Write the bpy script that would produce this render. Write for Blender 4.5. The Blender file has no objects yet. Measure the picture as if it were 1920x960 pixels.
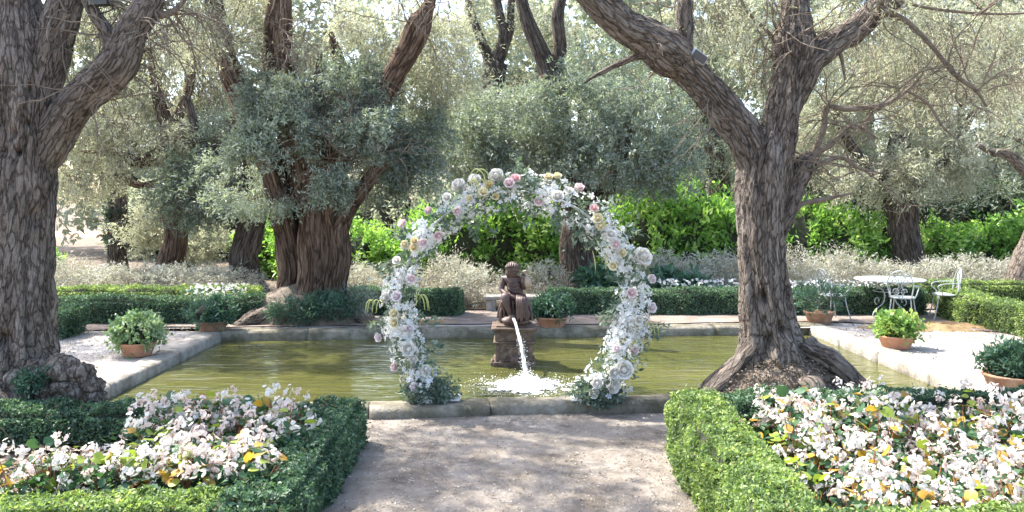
import bpy, math
import numpy as np

# ------------------------------------------------------------------ camera, sky, sun, exposure
sc = bpy.context.scene
COL = sc.collection
F = 1500.0            # focal length in pixels of a 1920 wide picture
H = 2.05              # eye height above the pool coping
cam_d = bpy.data.cameras.new("camera")
cam = bpy.data.objects.new("camera", cam_d)
COL.objects.link(cam)
cam.location = (0, 0, H)
cam.rotation_euler = (math.radians(90), 0, 0)
cam_d.sensor_width = 36.0
cam_d.lens = 36.0 * F / 1920.0
cam_d.shift_y = -100.0 / 1920.0
cam_d.clip_end = 3000
cam_d.clip_start = 0.05
sc.camera = cam

SUN_FROM = np.array([-0.50, 0.28, 0.80])
SUN_FROM /= np.linalg.norm(SUN_FROM)
world = bpy.data.worlds.new("World")
sc.world = world
world.use_nodes = True
wn = world.node_tree
wn.nodes.clear()
w_out = wn.nodes.new("ShaderNodeOutputWorld")
w_bg = wn.nodes.new("ShaderNodeBackground")
w_sky = wn.nodes.new("ShaderNodeTexSky")
w_sky.sky_type = 'NISHITA'
w_sky.sun_disc = False
w_sky.sun_elevation = math.asin(SUN_FROM[2])
w_sky.sun_rotation = math.atan2(SUN_FROM[0], SUN_FROM[1])
w_sky.air_density = 1.0
w_sky.dust_density = 2.5
w_sky.ozone_density = 0.6
w_bg.inputs["Strength"].default_value = 0.15
wn.links.new(w_sky.outputs[0], w_bg.inputs["Color"])
wn.links.new(w_bg.outputs[0], w_out.inputs["Surface"])

sun_d = bpy.data.lights.new("sun", 'SUN')
sun_d.energy = 3.5
sun_d.angle = math.radians(0.6)
sun_d.color = (1.0, 0.95, 0.86)
sun = bpy.data.objects.new("sun", sun_d)
COL.objects.link(sun)
sun.location = (-20, 0, 30)
from mathutils import Vector, Matrix
sun.rotation_euler = Vector(SUN_FROM).to_track_quat('Z', 'Y').to_euler()

sc.view_settings.view_transform = 'Standard'
sc.view_settings.look = 'None'
sc.view_settings.gamma = 1.0
sc.view_settings.exposure = 2.0
sc.cycles.use_denoising = True
sc.cycles.max_bounces = 8
sc.cycles.diffuse_bounces = 4
sc.cycles.glossy_bounces = 3
sc.cycles.transmission_bounces = 5
sc.cycles.transparent_max_bounces = 8
sc.cycles.sample_clamp_indirect = 8.0

# ------------------------------------------------------------------ helpers
def P(px, py, Y):
    """world point seen at a photograph pixel, at distance Y"""
    return np.array([(px - 960.0) / F * Y, Y, H - (py - 380.0) / F * Y])

def G(px, py, z=0.0):
    """world point on the level z seen at a photograph pixel"""
    return P(px, py, (H - z) * F / (py - 380.0))

ORIG = {}

def unit(v):
    v = np.asarray(v, float)
    return v / np.maximum(np.linalg.norm(v, axis=-1, keepdims=True), 1e-9)

def _hash(i, j, k, seed):
    n = (i * 374761393 + j * 668265263 + k * 2147483647 + seed * 144665) & 0xFFFFFFFF
    n = ((n ^ (n >> 13)) * 1274126177) & 0xFFFFFFFF
    n = ((n ^ (n >> 16)) * 2246822519) & 0xFFFFFFFF
    return ((n ^ (n >> 15)) & 0xFFFFFF) / float(0xFFFFFF)

def noise3(p, seed=0):
    p = np.asarray(p, float)
    fl = np.floor(p)
    i = fl.astype(np.int64)
    f = p - fl
    f = f * f * (3 - 2 * f)
    out = np.zeros(p.shape[:-1])
    for dx in (0, 1):
        wx = f[..., 0] if dx else 1 - f[..., 0]
        for dy in (0, 1):
            wy = f[..., 1] if dy else 1 - f[..., 1]
            for dz in (0, 1):
                wz = f[..., 2] if dz else 1 - f[..., 2]
                out += wx * wy * wz * _hash(i[..., 0] + dx, i[..., 1] + dy, i[..., 2] + dz, seed)
    return out * 2 - 1

def fbm(p, octv=3, seed=0):
    p = np.asarray(p, float)
    a, s, t = 1.0, 0.0, 0.0
    for o in range(octv):
        s = s + a * noise3(p, seed + o * 17)
        t += a
        a *= 0.5
        p = p * 2.03
    return s / t

def catmull(pts, n):
    pts = np.asarray(pts, float)
    m = len(pts)
    if m == 2:
        t = np.linspace(0, 1, n)[:, None]
        return pts[0] * (1 - t) + pts[1] * t
    d = np.linalg.norm(np.diff(pts[:, :3], axis=0), axis=1)
    acc = np.concatenate([[0], np.cumsum(np.maximum(d, 1e-6))])
    ts = np.linspace(0, acc[-1], n)
    k = np.clip(np.searchsorted(acc, ts, side='right') - 1, 0, m - 2)
    u = ((ts - acc[k]) / (acc[k + 1] - acc[k]))[:, None]
    p1, p2 = pts[k], pts[k + 1]
    p0 = np.where((k > 0)[:, None], pts[np.maximum(k - 1, 0)], 2 * p1 - p2)
    p3 = np.where((k < m - 2)[:, None], pts[np.minimum(k + 2, m - 1)], 2 * p2 - p1)
    return 0.5 * (2 * p1 + (p2 - p0) * u + (2 * p0 - 5 * p1 + 4 * p2 - p3) * u ** 2 + (3 * p1 - p0 - 3 * p2 + p3) * u ** 3)

class MB:
    """collects arrays of vertices and faces; build() links them as one mesh object"""
    def __init__(self):
        self.v, self.q, self.t, self.tint, self.bark = [], [], [], [], []
        self.n = 0
    def add(self, V, Q=None, T=None, tint=None, bark=None):
        V = np.asarray(V, float).reshape(-1, 3)
        self.v.append(V)
        if Q is not None and len(Q): self.q.append(np.asarray(Q, np.int64).reshape(-1, 4) + self.n)
        if T is not None and len(T): self.t.append(np.asarray(T, np.int64).reshape(-1, 3) + self.n)
        self.tint.append(np.full(len(V), 0.5) if tint is None else np.broadcast_to(np.asarray(tint, float), (len(V),)))
        self.bark.append(np.zeros((len(V), 3)) if bark is None else bark)
        self.n += len(V)
        return self
    def mesh(self, name, mat, smooth=False, off=(0, 0, 0)):
        V = np.concatenate(self.v) - np.asarray(off, float)
        Q = np.concatenate(self.q) if self.q else np.zeros((0, 4), np.int64)
        T = np.concatenate(self.t) if self.t else np.zeros((0, 3), np.int64)
        me = bpy.data.meshes.new(name)
        me.vertices.add(len(V))
        me.vertices.foreach_set("co", V.astype(np.float32).ravel())
        loops = np.concatenate([Q.ravel(), T.ravel()]).astype(np.int32)
        me.loops.add(len(loops))
        me.loops.foreach_set("vertex_index", loops)
        starts = np.concatenate([np.arange(len(Q)) * 4, len(Q) * 4 + np.arange(len(T)) * 3]).astype(np.int32)
        me.polygons.add(len(starts))
        me.polygons.foreach_set("loop_start", starts)
        me.polygons.foreach_set("use_smooth", np.full(len(starts), bool(smooth)))
        me.update(calc_edges=True)
        a = me.attributes.new("tint", 'FLOAT', 'POINT')
        a.data.foreach_set("value", np.concatenate(self.tint).astype(np.float32))
        b = np.concatenate(self.bark)
        if np.any(b):
            a = me.attributes.new("bark", 'FLOAT_VECTOR', 'POINT')
            a.data.foreach_set("vector", b.astype(np.float32).ravel())
        if mat is not None: me.materials.append(mat)
        return me
    def build(self, name, mat, parent=None, smooth=False, loc=None):
        off = ORIG[parent.name] if parent is not None else (loc if loc is not None else (0, 0, 0))
        o = bpy.data.objects.new(name, self.mesh(name, mat, smooth, off))
        COL.objects.link(o)
        if parent is not None: o.parent = parent
        elif loc is not None: o.location = loc
        ORIG[o.name] = np.asarray(off, float)
        return o

def tag(o, label=None, cat=None, group=None, kind=None):
    if label: o["label"] = label
    if cat: o["category"] = cat
    if group: o["group"] = group
    if kind: o["kind"] = kind
    return o

def thing(name, label, cat, loc=(0, 0, 0), group=None):
    o = bpy.data.objects.new(name, None)
    o.empty_display_size = 0.2
    COL.objects.link(o)
    o.location = loc
    ORIG[o.name] = np.asarray(loc, float)
    return tag(o, label, cat, group)

def inst(name, me, parent, loc, rot=(0, 0, 0), scale=1.0):
    """one more object that shares a mesh; loc is in the parent's space"""
    o = bpy.data.objects.new(name, me)
    COL.objects.link(o)
    o.parent = parent
    o.location = loc
    o.rotation_euler = rot
    o.scale = (scale,) * 3 if np.isscalar(scale) else scale
    return o

def frames(path):
    T = unit(np.gradient(path, axis=0))
    ref = np.array([0, 1.0, 0]) if abs(T[0][1]) < 0.9 else np.array([1.0, 0, 0])
    n = unit(ref - T[0] * np.dot(ref, T[0]))
    N = np.zeros_like(path)
    for i in range(len(path)):
        n = n - T[i] * np.dot(n, T[i])
        n = n / max(np.linalg.norm(n), 1e-9)
        N[i] = n
    return T, N, np.cross(T, N)

def tube(mb, path, rad, segs=8, flute=None, caps=True, tint=None):
    """tube along path; flute(ang, s, pos) -> factor on the radius"""
    path = np.asarray(path, float)
    n = len(path)
    rad = np.broadcast_to(np.asarray(rad, float), (n,))
    T, N, B = frames(path)
    s = np.concatenate([[0], np.cumsum(np.linalg.norm(np.diff(path, axis=0), axis=1))])
    a = np.linspace(0, 2 * np.pi, segs, endpoint=False)
    A, S = np.meshgrid(a, s)
    dirs = np.cos(A)[..., None] * N[:, None, :] + np.sin(A)[..., None] * B[:, None, :]
    r = np.repeat(rad[:, None], segs, 1)
    base = path[:, None, :] + dirs * r[..., None]
    if flute is not None:
        r = r * flute(A, S, base)
        base = path[:, None, :] + dirs * r[..., None]
    bark = np.stack([np.cos(A) * rad[:, None], np.sin(A) * rad[:, None], S], -1).reshape(-1, 3) + 1e-6
    V = base.reshape(-1, 3)
    i = np.arange(n - 1)[:, None] * segs
    j = np.arange(segs)[None, :]
    j2 = (j + 1) % segs
    Q = np.stack([i + j, i + j2, i + segs + j2, i + segs + j], -1).reshape(-1, 4)
    if caps:
        V = np.concatenate([V, path[:1], path[-1:]])
        bark = np.concatenate([bark, [[0, 0, 1e-6]], [[0, 0, s[-1]]]])
        k = np.arange(segs); k2 = (k + 1) % segs
        T1 = np.stack([np.full(segs, n * segs), k2, k], -1)
        T2 = np.stack([np.full(segs, n * segs + 1), (n - 1) * segs + k, (n - 1) * segs + k2], -1)
        TT = np.concatenate([T1, T2])
    else:
        TT = None
    mb.add(V, Q, TT, tint, bark)

def lathe(mb, prof, segs=24, center=(0, 0, 0), noise=0.0, seed=0, sq=None):
    prof = np.asarray(prof, float)
    a = np.linspace(0, 2 * np.pi, segs, endpoint=False)
    c, s = np.cos(a), np.sin(a)
    V = np.stack([prof[:, 0:1] * c, prof[:, 0:1] * s, np.repeat(prof[:, 1:2], segs, 1)], -1)
    if noise: V[..., :2] *= (1 + noise * noise3(V * 9, seed))[..., None]
    V = V.reshape(-1, 3) + np.asarray(center)
    n = len(prof)
    i = np.arange(n - 1)[:, None] * segs
    j = np.arange(segs)[None, :]; j2 = (j + 1) % segs
    Q = np.stack([i + j, i + j2, i + segs + j2, i + segs + j], -1).reshape(-1, 4)
    mb.add(V, Q)

def box(mb, lo, hi, bev=0.0, rotz=0.0, center=None):
    lo = np.asarray(lo, float); hi = np.asarray(hi, float)
    x0, y0, z0 = lo; x1, y1, z1 = hi
    b = min(bev, (x1 - x0) * .3, (y1 - y0) * .3, (z1 - z0) * .3)
    rings = [(b, z0), (0, z0 + b), (0, z1 - b), (b, z1)] if b > 0 else [(0, z0), (0, z1)]
    V = []
    for ins, z in rings:
        if b > 0:
            c = b
            V += [(x0 + ins + c, y0 + ins, z), (x1 - ins - c, y0 + ins, z), (x1 - ins, y0 + ins + c, z), (x1 - ins, y1 - ins - c, z),
                  (x1 - ins - c, y1 - ins, z), (x0 + ins + c, y1 - ins, z), (x0 + ins, y1 - ins - c, z), (x0 + ins, y0 + ins + c, z)]
        else:
            V += [(x0, y0, z), (x1, y0, z), (x1, y1, z), (x0, y1, z)]
    m = 8 if b > 0 else 4
    V = np.array(V)
    V2 = np.concatenate([V, [[(x0 + x1) / 2, (y0 + y1) / 2, z0], [(x0 + x1) / 2, (y0 + y1) / 2, z1]]])
    Q = []; T = []
    for r in range(len(rings) - 1):
        for k in range(m):
            Q.append((r * m + k, r * m + (k + 1) % m, (r + 1) * m + (k + 1) % m, (r + 1) * m + k))
    e = len(V); top = (len(rings) - 1) * m
    for k in range(m):
        T.append((e, (k + 1) % m, k)); T.append((e + 1, top + k, top + (k + 1) % m))
    if rotz:
        c = np.asarray(center if center is not None else (lo + hi) / 2)
        R = np.array([[math.cos(rotz), -math.sin(rotz), 0], [math.sin(rotz), math.cos(rotz), 0], [0, 0, 1]])
        V2 = (V2 - c) @ R.T + c
    mb.add(V2, Q, T)

def rand_unit(rng, n):
    return unit(rng.normal(size=(n, 3)))

def leaves(mb, C, D, N, L, W, rng, fold=0.12, tint=None):
    """one folded diamond per leaf"""
    n = len(C)
    D = unit(D)
    S = unit(np.cross(D, N))
    N = np.cross(S, D)
    L = np.broadcast_to(L, (n,))[:, None]; W = np.broadcast_to(W, (n,))[:, None]
    V = np.stack([C - D * L * .5, C + S * W * .5 + N * fold * W - D * L * .06, C + D * L * .5, C - S * W * .5 + N * fold * W - D * L * .06], 1)
    Q = np.arange(n * 4).reshape(n, 4)
    t = rng.random(n) if tint is None else tint
    mb.add(V.reshape(-1, 3), Q, tint=np.repeat(t, 4))

def lathe_uv(n, m):
    i = np.arange(n - 1)[:, None] * m
    j = np.arange(m)[None, :]; j2 = (j + 1) % m
    return np.stack([i + j, i + j2, i + m + j2, i + m + j], -1).reshape(-1, 4)

def blob(mb, c, r, seed=0, amp=0.2, freq=2.0, nu=14, nv=10, tint=None, bark=False):
    """closed lumpy ellipsoid"""
    c = np.asarray(c, float); r = np.broadcast_to(np.asarray(r, float), (3,))
    th = np.linspace(0.02, np.pi - 0.02, nv); ph = np.linspace(0, 2 * np.pi, nu, endpoint=False)
    TH, PH = np.meshgrid(th, ph, indexing='ij')
    d = np.stack([np.sin(TH) * np.cos(PH), np.sin(TH) * np.sin(PH), np.cos(TH)], -1)
    k = 1 + amp * fbm(d * freq + c * 3.1 + seed * 7.7, 3, seed)
    V = (c + d * r * k[..., None]).reshape(-1, 3)
    mb.add(V, lathe_uv(nv, nu), tint=tint, bark=V.copy() if bark else None)

def grid(mb, xs, ys, zf):
    X, Y = np.meshgrid(xs, ys)
    Z = zf(X, Y)
    V = np.stack([X, Y, Z], -1).reshape(-1, 3)
    nx, ny = len(xs), len(ys)
    i = np.arange(ny - 1)[:, None] * nx; j = np.arange(nx - 1)[None, :]
    Q = np.stack([i + j, i + j + 1, i + nx + j + 1, i + nx + j], -1).reshape(-1, 4)
    mb.add(V, Q)

# ------------------------------------------------------------------ materials
def _mat(name):
    m = bpy.data.materials.new(name)
    m.use_nodes = True
    nt = m.node_tree
    nt.nodes.clear()
    out = nt.nodes.new("ShaderNodeOutputMaterial")
    return m, nt, out

def ramp(nt, stops, fac):
    r = nt.nodes.new("ShaderNodeValToRGB")
    el = r.color_ramp.elements
    while len(el) < len(stops): el.new(0.5)
    for e, (p, c) in zip(el, stops):
        e.position = p
        e.color = (*c, 1)
    nt.links.new(fac, r.inputs[0])
    return r.outputs[0]

def leaf_mat(name, cols, trans=0.35, rough=0.5, spec=0.4, tcol=1.3, thue=(1.05, 1.1, .6)):
    m, nt, out = _mat(name)
    at = nt.nodes.new("ShaderNodeAttribute"); at.attribute_name = "tint"
    n = len(cols)
    c = ramp(nt, [(i / max(n - 1, 1), k) for i, k in enumerate(cols)], at.outputs["Fac"])
    b = nt.nodes.new("ShaderNodeBsdfPrincipled")
    b.inputs["Roughness"].default_value = rough
    b.inputs["Specular IOR Level"].default_value = spec
    nt.links.new(c, b.inputs["Base Color"])
    t = nt.nodes.new("ShaderNodeBsdfTranslucent")
    mul = nt.nodes.new("ShaderNodeMix"); mul.data_type = 'RGBA'; mul.blend_type = 'MULTIPLY'
    mul.inputs[0].default_value = 1.0
    mul.inputs[7].default_value = (tcol * thue[0], tcol * thue[1], tcol * thue[2], 1)
    nt.links.new(c, mul.inputs[6])
    nt.links.new(mul.outputs[2], t.inputs["Color"])
    mx = nt.nodes.new("ShaderNodeMixShader"); mx.inputs[0].default_value = trans
    nt.links.new(b.outputs[0], mx.inputs[1]); nt.links.new(t.outputs[0], mx.inputs[2])
    nt.links.new(mx.outputs[0], out.inputs[0])
    return m

def noise_mat(name, stops, scale=4.0, detail=8, rough=0.85, bump=0.3, bscale=None, dist=0.02, spec=0.3, coord="Object", stretch=(1, 1, 1), metal=0.0, voro=None, rough_n=0.6):
    m, nt, out = _mat(name)
    if coord == "bark":
        tc = nt.nodes.new("ShaderNodeAttribute"); tc.attribute_name = "bark"; co = tc.outputs["Vector"]
    else:
        tc = nt.nodes.new("ShaderNodeTexCoord"); co = tc.outputs[coord]
    mp = nt.nodes.new("ShaderNodeMapping"); mp.inputs["Scale"].default_value = stretch
    nt.links.new(co, mp.inputs[0])
    nz = nt.nodes.new("ShaderNodeTexNoise"); nz.inputs["Scale"].default_value = scale; nz.inputs["Detail"].default_value = detail
    nz.inputs["Roughness"].default_value = rough_n
    nt.links.new(mp.outputs[0], nz.inputs["Vector"])
    c = ramp(nt, stops, nz.outputs["Fac"])
    b = nt.nodes.new("ShaderNodeBsdfPrincipled")
    b.inputs["Roughness"].default_value = rough
    b.inputs["Specular IOR Level"].default_value = spec
    b.inputs["Metallic"].default_value = metal
    nt.links.new(c, b.inputs["Base Color"])
    if bump:
        n2 = nt.nodes.new("ShaderNodeTexNoise"); n2.inputs["Scale"].default_value = bscale or scale * 4; n2.inputs["Detail"].default_value = 6
        n2.inputs["Roughness"].default_value = 0.7
        nt.links.new(mp.outputs[0], n2.inputs["Vector"])
        bp = nt.nodes.new("ShaderNodeBump"); bp.inputs["Strength"].default_value = bump; bp.inputs["Distance"].default_value = dist
        h = n2.outputs["Fac"]
        if voro:
            vo = nt.nodes.new("ShaderNodeTexVoronoi"); vo.feature = 'DISTANCE_TO_EDGE'; vo.inputs["Scale"].default_value = voro
            nt.links.new(mp.outputs[0], vo.inputs["Vector"])
            ad = nt.nodes.new("ShaderNodeMath"); ad.operation = 'ADD'
            mn = nt.nodes.new("ShaderNodeMath"); mn.operation = 'MINIMUM'; mn.inputs[1].default_value = 0.25
            nt.links.new(vo.outputs["Distance"], mn.inputs[0])
            ml = nt.nodes.new("ShaderNodeMath"); ml.operation = 'MULTIPLY'; ml.inputs[1].default_value = 2.5
            nt.links.new(mn.outputs[0], ml.inputs[0])
            nt.links.new(h, ad.inputs[0]); nt.links.new(ml.outputs[0], ad.inputs[1])
            h = ad.outputs[0]
        nt.links.new(h, bp.inputs["Height"]); nt.links.new(bp.outputs[0], b.inputs["Normal"])
    nt.links.new(b.outputs[0], out.inputs[0])
    return m

def plain(name, col, rough=0.5, spec=0.4, var=0.12, scale=30):
    lo = tuple(max(0, x * (1 - var)) for x in col); hi = tuple(min(1, x * (1 + var)) for x in col)
    return noise_mat(name, [(0.3, lo), (0.7, hi)], scale=scale, detail=3, rough=rough, spec=spec, bump=0.1, bscale=scale * 3, dist=0.003)

def petal_mat(name, cols, trans=0.3):
    return leaf_mat(name, cols, trans=trans, rough=0.6, spec=0.2, tcol=1.0, thue=(1, .98, .96))

M = {}
# olive foliage: silver grey-green
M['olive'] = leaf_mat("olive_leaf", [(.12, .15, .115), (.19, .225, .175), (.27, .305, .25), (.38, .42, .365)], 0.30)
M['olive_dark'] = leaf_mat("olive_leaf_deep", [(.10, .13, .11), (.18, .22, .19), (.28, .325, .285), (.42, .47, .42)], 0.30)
M['olive_pale'] = leaf_mat("olive_leaf_pale", [(.29, .30, .22), (.37, .385, .295), (.45, .465, .37), (.54, .555, .47)], 0.42, thue=(1.0, 1.0, .75))  # silver leaf paled further to paint sun and haze on crowns
M['far'] = leaf_mat("far_leaf", [(.30, .33, .25), (.37, .40, .31), (.45, .48, .39)], 0.42, thue=(1, 1, .8))  # distant foliage paled, haze put into the leaf colour
M['cypress'] = leaf_mat("evergreen_leaf", [(.025, .05, .035), (.05, .08, .055), (.09, .125, .09)], 0.2)
M['box'] = leaf_mat("box_leaf_shaded", [(.17, .12, .07), (.042, .085, .055), (.062, .12, .072), (.085, .155, .09), (.11, .19, .108), (.145, .235, .13), (.22, .315, .18)], 0.28, thue=(1, 1.1, .6))  # shaded copy: blue-green of hedge shade put into the leaf colour
M['box_sun'] = leaf_mat("box_leaf_sunlit", [(.26, .20, .10), (.085, .14, .06), (.14, .215, .075), (.205, .295, .095), (.28, .37, .12), (.37, .45, .16), (.47, .54, .25)], 0.38)  # sunlit copy of the box leaf, sunlight put into its colour
M['laurel'] = leaf_mat("laurel_leaf", [(.055, .13, .033), (.125, .265, .06), (.25, .43, .105), (.41, .56, .19)], 0.45, rough=0.4)
M['silver'] = leaf_mat("silver_shrub_leaf", [(.28, .27, .22), (.39, .38, .325), (.49, .49, .43), (.60, .60, .55)], 0.3, thue=(1, 1, .8))
M['herb'] = leaf_mat("herb_leaf", [(.035, .085, .055), (.065, .135, .095), (.115, .20, .14)], 0.3)
M['herb_light'] = leaf_mat("variegated_leaf", [(.10, .20, .09), (.19, .30, .14), (.32, .42, .25), (.52, .58, .44)], 0.3)
M['herb_lime'] = leaf_mat("lime_leaf", [(.10, .22, .06), (.20, .33, .09), (.32, .42, .12), (.45, .46, .14)], 0.3)
M['core'] = noise_mat("twig_core", [(.3, (.018, .026, .014)), (.7, (.045, .05, .03))], 30, bump=0.6, bscale=60)
def bark_mat(name, dark, mid, light, cells, fine, stretch, dist):
    """long cracked plates: stretched cell edges as fissures, noise on the plates"""
    m, nt, out = _mat(name)
    at = nt.nodes.new("ShaderNodeAttribute"); at.attribute_name = "bark"
    mp = nt.nodes.new("ShaderNodeMapping"); mp.inputs["Scale"].default_value = (1, 1, stretch)
    nt.links.new(at.outputs["Vector"], mp.inputs[0])
    def nz(scale, det, rough=.65):
        n = nt.nodes.new("ShaderNodeTexNoise"); n.inputs["Scale"].default_value = scale; n.inputs["Detail"].default_value = det; n.inputs["Roughness"].default_value = rough
        nt.links.new(mp.outputs[0], n.inputs["Vector"]); return n
    def math_(op, a, b):
        q = nt.nodes.new("ShaderNodeMath"); q.operation = op
        for k, v in enumerate((a, b)):
            if isinstance(v, (int, float)): q.inputs[k].default_value = v
            else: nt.links.new(v, q.inputs[k])
        return q.outputs[0]
    warp = nz(cells * .8, 3)
    vm = nt.nodes.new("ShaderNodeVectorMath"); vm.operation = 'MULTIPLY_ADD'
    vm.inputs[1].default_value = (1.6 / cells,) * 3
    nt.links.new(warp.outputs["Color"], vm.inputs[0]); nt.links.new(mp.outputs[0], vm.inputs[2])
    vo = nt.nodes.new("ShaderNodeTexVoronoi"); vo.feature = 'DISTANCE_TO_EDGE'; vo.inputs["Scale"].default_value = cells
    nt.links.new(vm.outputs[0], vo.inputs["Vector"])
    plate = math_('MINIMUM', math_('MULTIPLY', vo.outputs["Distance"], 8.0), 1.0)      # 0 in a fissure, 1 on a plate
    fn = nz(fine, 8, .7).outputs["Fac"]; cs = nz(cells * .35, 4).outputs["Fac"]
    tone = math_('ADD', math_('MULTIPLY', fn, .55), math_('MULTIPLY', cs, .45))
    v = math_('ADD', math_('MULTIPLY', plate, .15), math_('SUBTRACT', tone, .10))
    c = ramp(nt, [(.30, dark), (.43, tuple(.55 * x + .45 * y for x, y in zip(dark, mid))), (.53, mid), (.70, light)], v)
    p = nt.nodes.new("ShaderNodeBsdfPrincipled"); p.inputs["Roughness"].default_value = .9; p.inputs["Specular IOR Level"].default_value = .2
    nt.links.new(c, p.inputs["Base Color"])
    bp = nt.nodes.new("ShaderNodeBump"); bp.inputs["Strength"].default_value = 1.0; bp.inputs["Distance"].default_value = dist
    nt.links.new(math_('ADD', math_('MULTIPLY', plate, .5), fn), bp.inputs["Height"]); nt.links.new(bp.outputs[0], p.inputs["Normal"])
    nt.links.new(p.outputs[0], out.inputs[0])
    return m
M['bark_near'] = bark_mat("bark_grey_brown", (.034, .026, .020), (.205, .168, .140), (.42, .37, .325), 22, 70, .22, .05)
M['bark_red'] = bark_mat("bark_reddish_brown", (.022, .013, .009), (.165, .108, .077), (.36, .265, .20), 13, 40, .12, .06)
M['bark_far'] = bark_mat("bark_dark_grey", (.022, .017, .013), (.105, .083, .067), (.22, .185, .157), 12, 34, .15, .05)
M['burl'] = bark_mat("gnarled_root_bark", (.04, .03, .023), (.195, .16, .133), (.40, .35, .305), 12, 44, .5, .035)
M['twig'] = noise_mat("twig_bark", [(.3, (.10, .075, .055)), (.7, (.22, .18, .14))], 20, bump=0.0)
M['twig_pale'] = noise_mat("dry_twig", [(.3, (.20, .16, .12)), (.7, (.34, .29, .23))], 20, bump=0.0)
# ------------------------------------------------------------------ ground, pool, paving
M['gravel'] = noise_mat("gravel_path", [(.30, (.11, .09, .07)), (.43, (.225, .192, .158)), (.56, (.325, .285, .243)), (.72, (.42, .382, .336))], 2.6, detail=15, rough=.95, bump=.9, bscale=70, dist=.03, rough_n=.72)
M['terrace'] = noise_mat("pale_gravel", [(.28, (.23, .205, .18)), (.45, (.34, .31, .28)), (.6, (.43, .40, .37)), (.8, (.50, .475, .445))], .9, detail=14, rough=.95, bump=.6, bscale=60, dist=.015, rough_n=.72)
M['soil'] = noise_mat("dry_soil", [(.3, (.10, .075, .055)), (.5, (.19, .15, .115)), (.7, (.30, .25, .20))], 3, detail=12, rough=1, bump=1, bscale=30, dist=.04, rough_n=.75)
M['litter'] = noise_mat("ochre_leaf_litter", [(.3, (.13, .085, .045)), (.5, (.29, .20, .10)), (.7, (.42, .32, .18))], 5, detail=12, rough=1, bump=1, bscale=40, dist=.03, rough_n=.75)
M['stone'] = noise_mat("weathered_stone", [(.25, (.12, .105, .085)), (.42, (.26, .235, .20)), (.58, (.40, .37, .325)), (.75, (.52, .49, .445))], 4, detail=12, rough=.9, bump=.9, bscale=22, dist=.03, rough_n=.72)
M['mossy'] = noise_mat("mossy_stone", [(.30, (.07, .065, .04)), (.46, (.15, .135, .095)), (.6, (.27, .245, .195)), (.78, (.40, .37, .32))], 3.2, detail=12, rough=.9, bump=.9, bscale=22, dist=.03, rough_n=.72)

WATER = -0.15
# inner corners of the basin
BL = G(415, 622); BR = G(1515, 610)
FLx = G(190, 730); FRx = G(1800, 720)
def line_at(a, b, Y):
    t = (Y - a[1]) / (b[1] - a[1]); return a + (b - a) * t
def front_y(X): return 8.42 + 0.085 * X        # front inner edge of the kerb
FL = line_at(BL, FLx, 8.05); FR = line_at(BR, FRx, 8.9)

def sheet(name, mat, polys, z, label=None):
    mb = MB()
    for p in polys:
        V = np.array([(x, y, z) for x, y in p])
        mb.add(V, [(0, 1, 2, 3)])
    o = mb.build(name, mat)
    return tag(o, label, None, None, 'structure')

mb = MB()
grid(mb, np.array([-900, -200, -60, -20, 20, 60, 200, 900.]), np.array([-600, -100, -20, 0, 20, 40, 80, 200, 900.]), lambda X, Y: np.full_like(X, -0.30))
tag(mb.build('ground', M['soil']), kind='structure')

# gravel terrace round the basin
mb = MB()
def strip(a, b, c, d, n=30, m=30, amp=.012):
    u = np.linspace(0, 1, n); v = np.linspace(0, 1, m)
    U, Vv = np.meshgrid(u, v)
    q = (np.asarray(a)[None, None, :2] * ((1 - U) * (1 - Vv))[..., None] + np.asarray(b)[None, None, :2] * (U * (1 - Vv))[..., None]
         + np.asarray(c)[None, None, :2] * (U * Vv)[..., None] + np.asarray(d)[None, None, :2] * ((1 - U) * Vv)[..., None])
    z = -0.025 + amp * fbm(np.concatenate([q * .8, np.zeros(q.shape[:2] + (1,))], -1), 3, 3)
    W = np.concatenate([q, z[..., None]], -1).reshape(-1, 3)
    i = np.arange(m - 1)[:, None] * n; j = np.arange(n - 1)[None, :]
    mb.add(W, np.stack([i + j, i + j + 1, i + n + j + 1, i + n + j], -1).reshape(-1, 4))
e = .2
strip((-60, 7.6), (FL[0] - e, 7.6), (BL[0] - e, BL[1] + e), (-60, BL[1] + e), 60, 30)
strip((FR[0] + e, 7.6), (60, 7.6), (60, BR[1] + e), (BR[0] + e, BR[1] + e), 60, 30)
strip((-60, BL[1] + e), (60, BR[1] + e), (60, 16.0), (-60, 16.0), 120, 12)
tag(mb.build('terrace', M['terrace'], smooth=True), kind='structure')
sheet('planting_ground', M['soil'], [[(-80, 15.3), (80, 15.3), (80, 120), (-80, 120)]], 0.02)

# packed earth along the back hedges; its brown also paints the terrace shade
M['earth'] = noise_mat("packed_earth_and_shade", [(.28, (.13, .10, .08)), (.45, (.22, .175, .145)), (.6, (.30, .25, .215)), (.78, (.38, .33, .29))], 2.4, detail=13, rough=1, bump=.7, bscale=45, dist=.02, rough_n=.72)
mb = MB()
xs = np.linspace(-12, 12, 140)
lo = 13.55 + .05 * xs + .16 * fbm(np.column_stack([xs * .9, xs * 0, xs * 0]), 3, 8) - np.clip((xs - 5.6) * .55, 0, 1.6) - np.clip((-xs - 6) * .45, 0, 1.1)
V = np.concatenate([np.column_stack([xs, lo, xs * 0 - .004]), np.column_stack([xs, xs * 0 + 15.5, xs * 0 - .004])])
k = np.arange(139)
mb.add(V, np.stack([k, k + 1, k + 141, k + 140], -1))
tag(mb.build('packed_earth_and_shade', M['earth']), kind='structure')
# front path
mb = MB()
grid(mb, np.linspace(-9, 9, 90), np.linspace(-4, 8.75, 70), lambda X, Y: -0.102 + .012 * fbm(np.stack([X, Y * 1.4, X * 0], -1), 3, 5) - .01 * np.abs(X))
o = mb.build('gravel_path', M['gravel'], smooth=True); tag(o, kind='structure')

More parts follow.
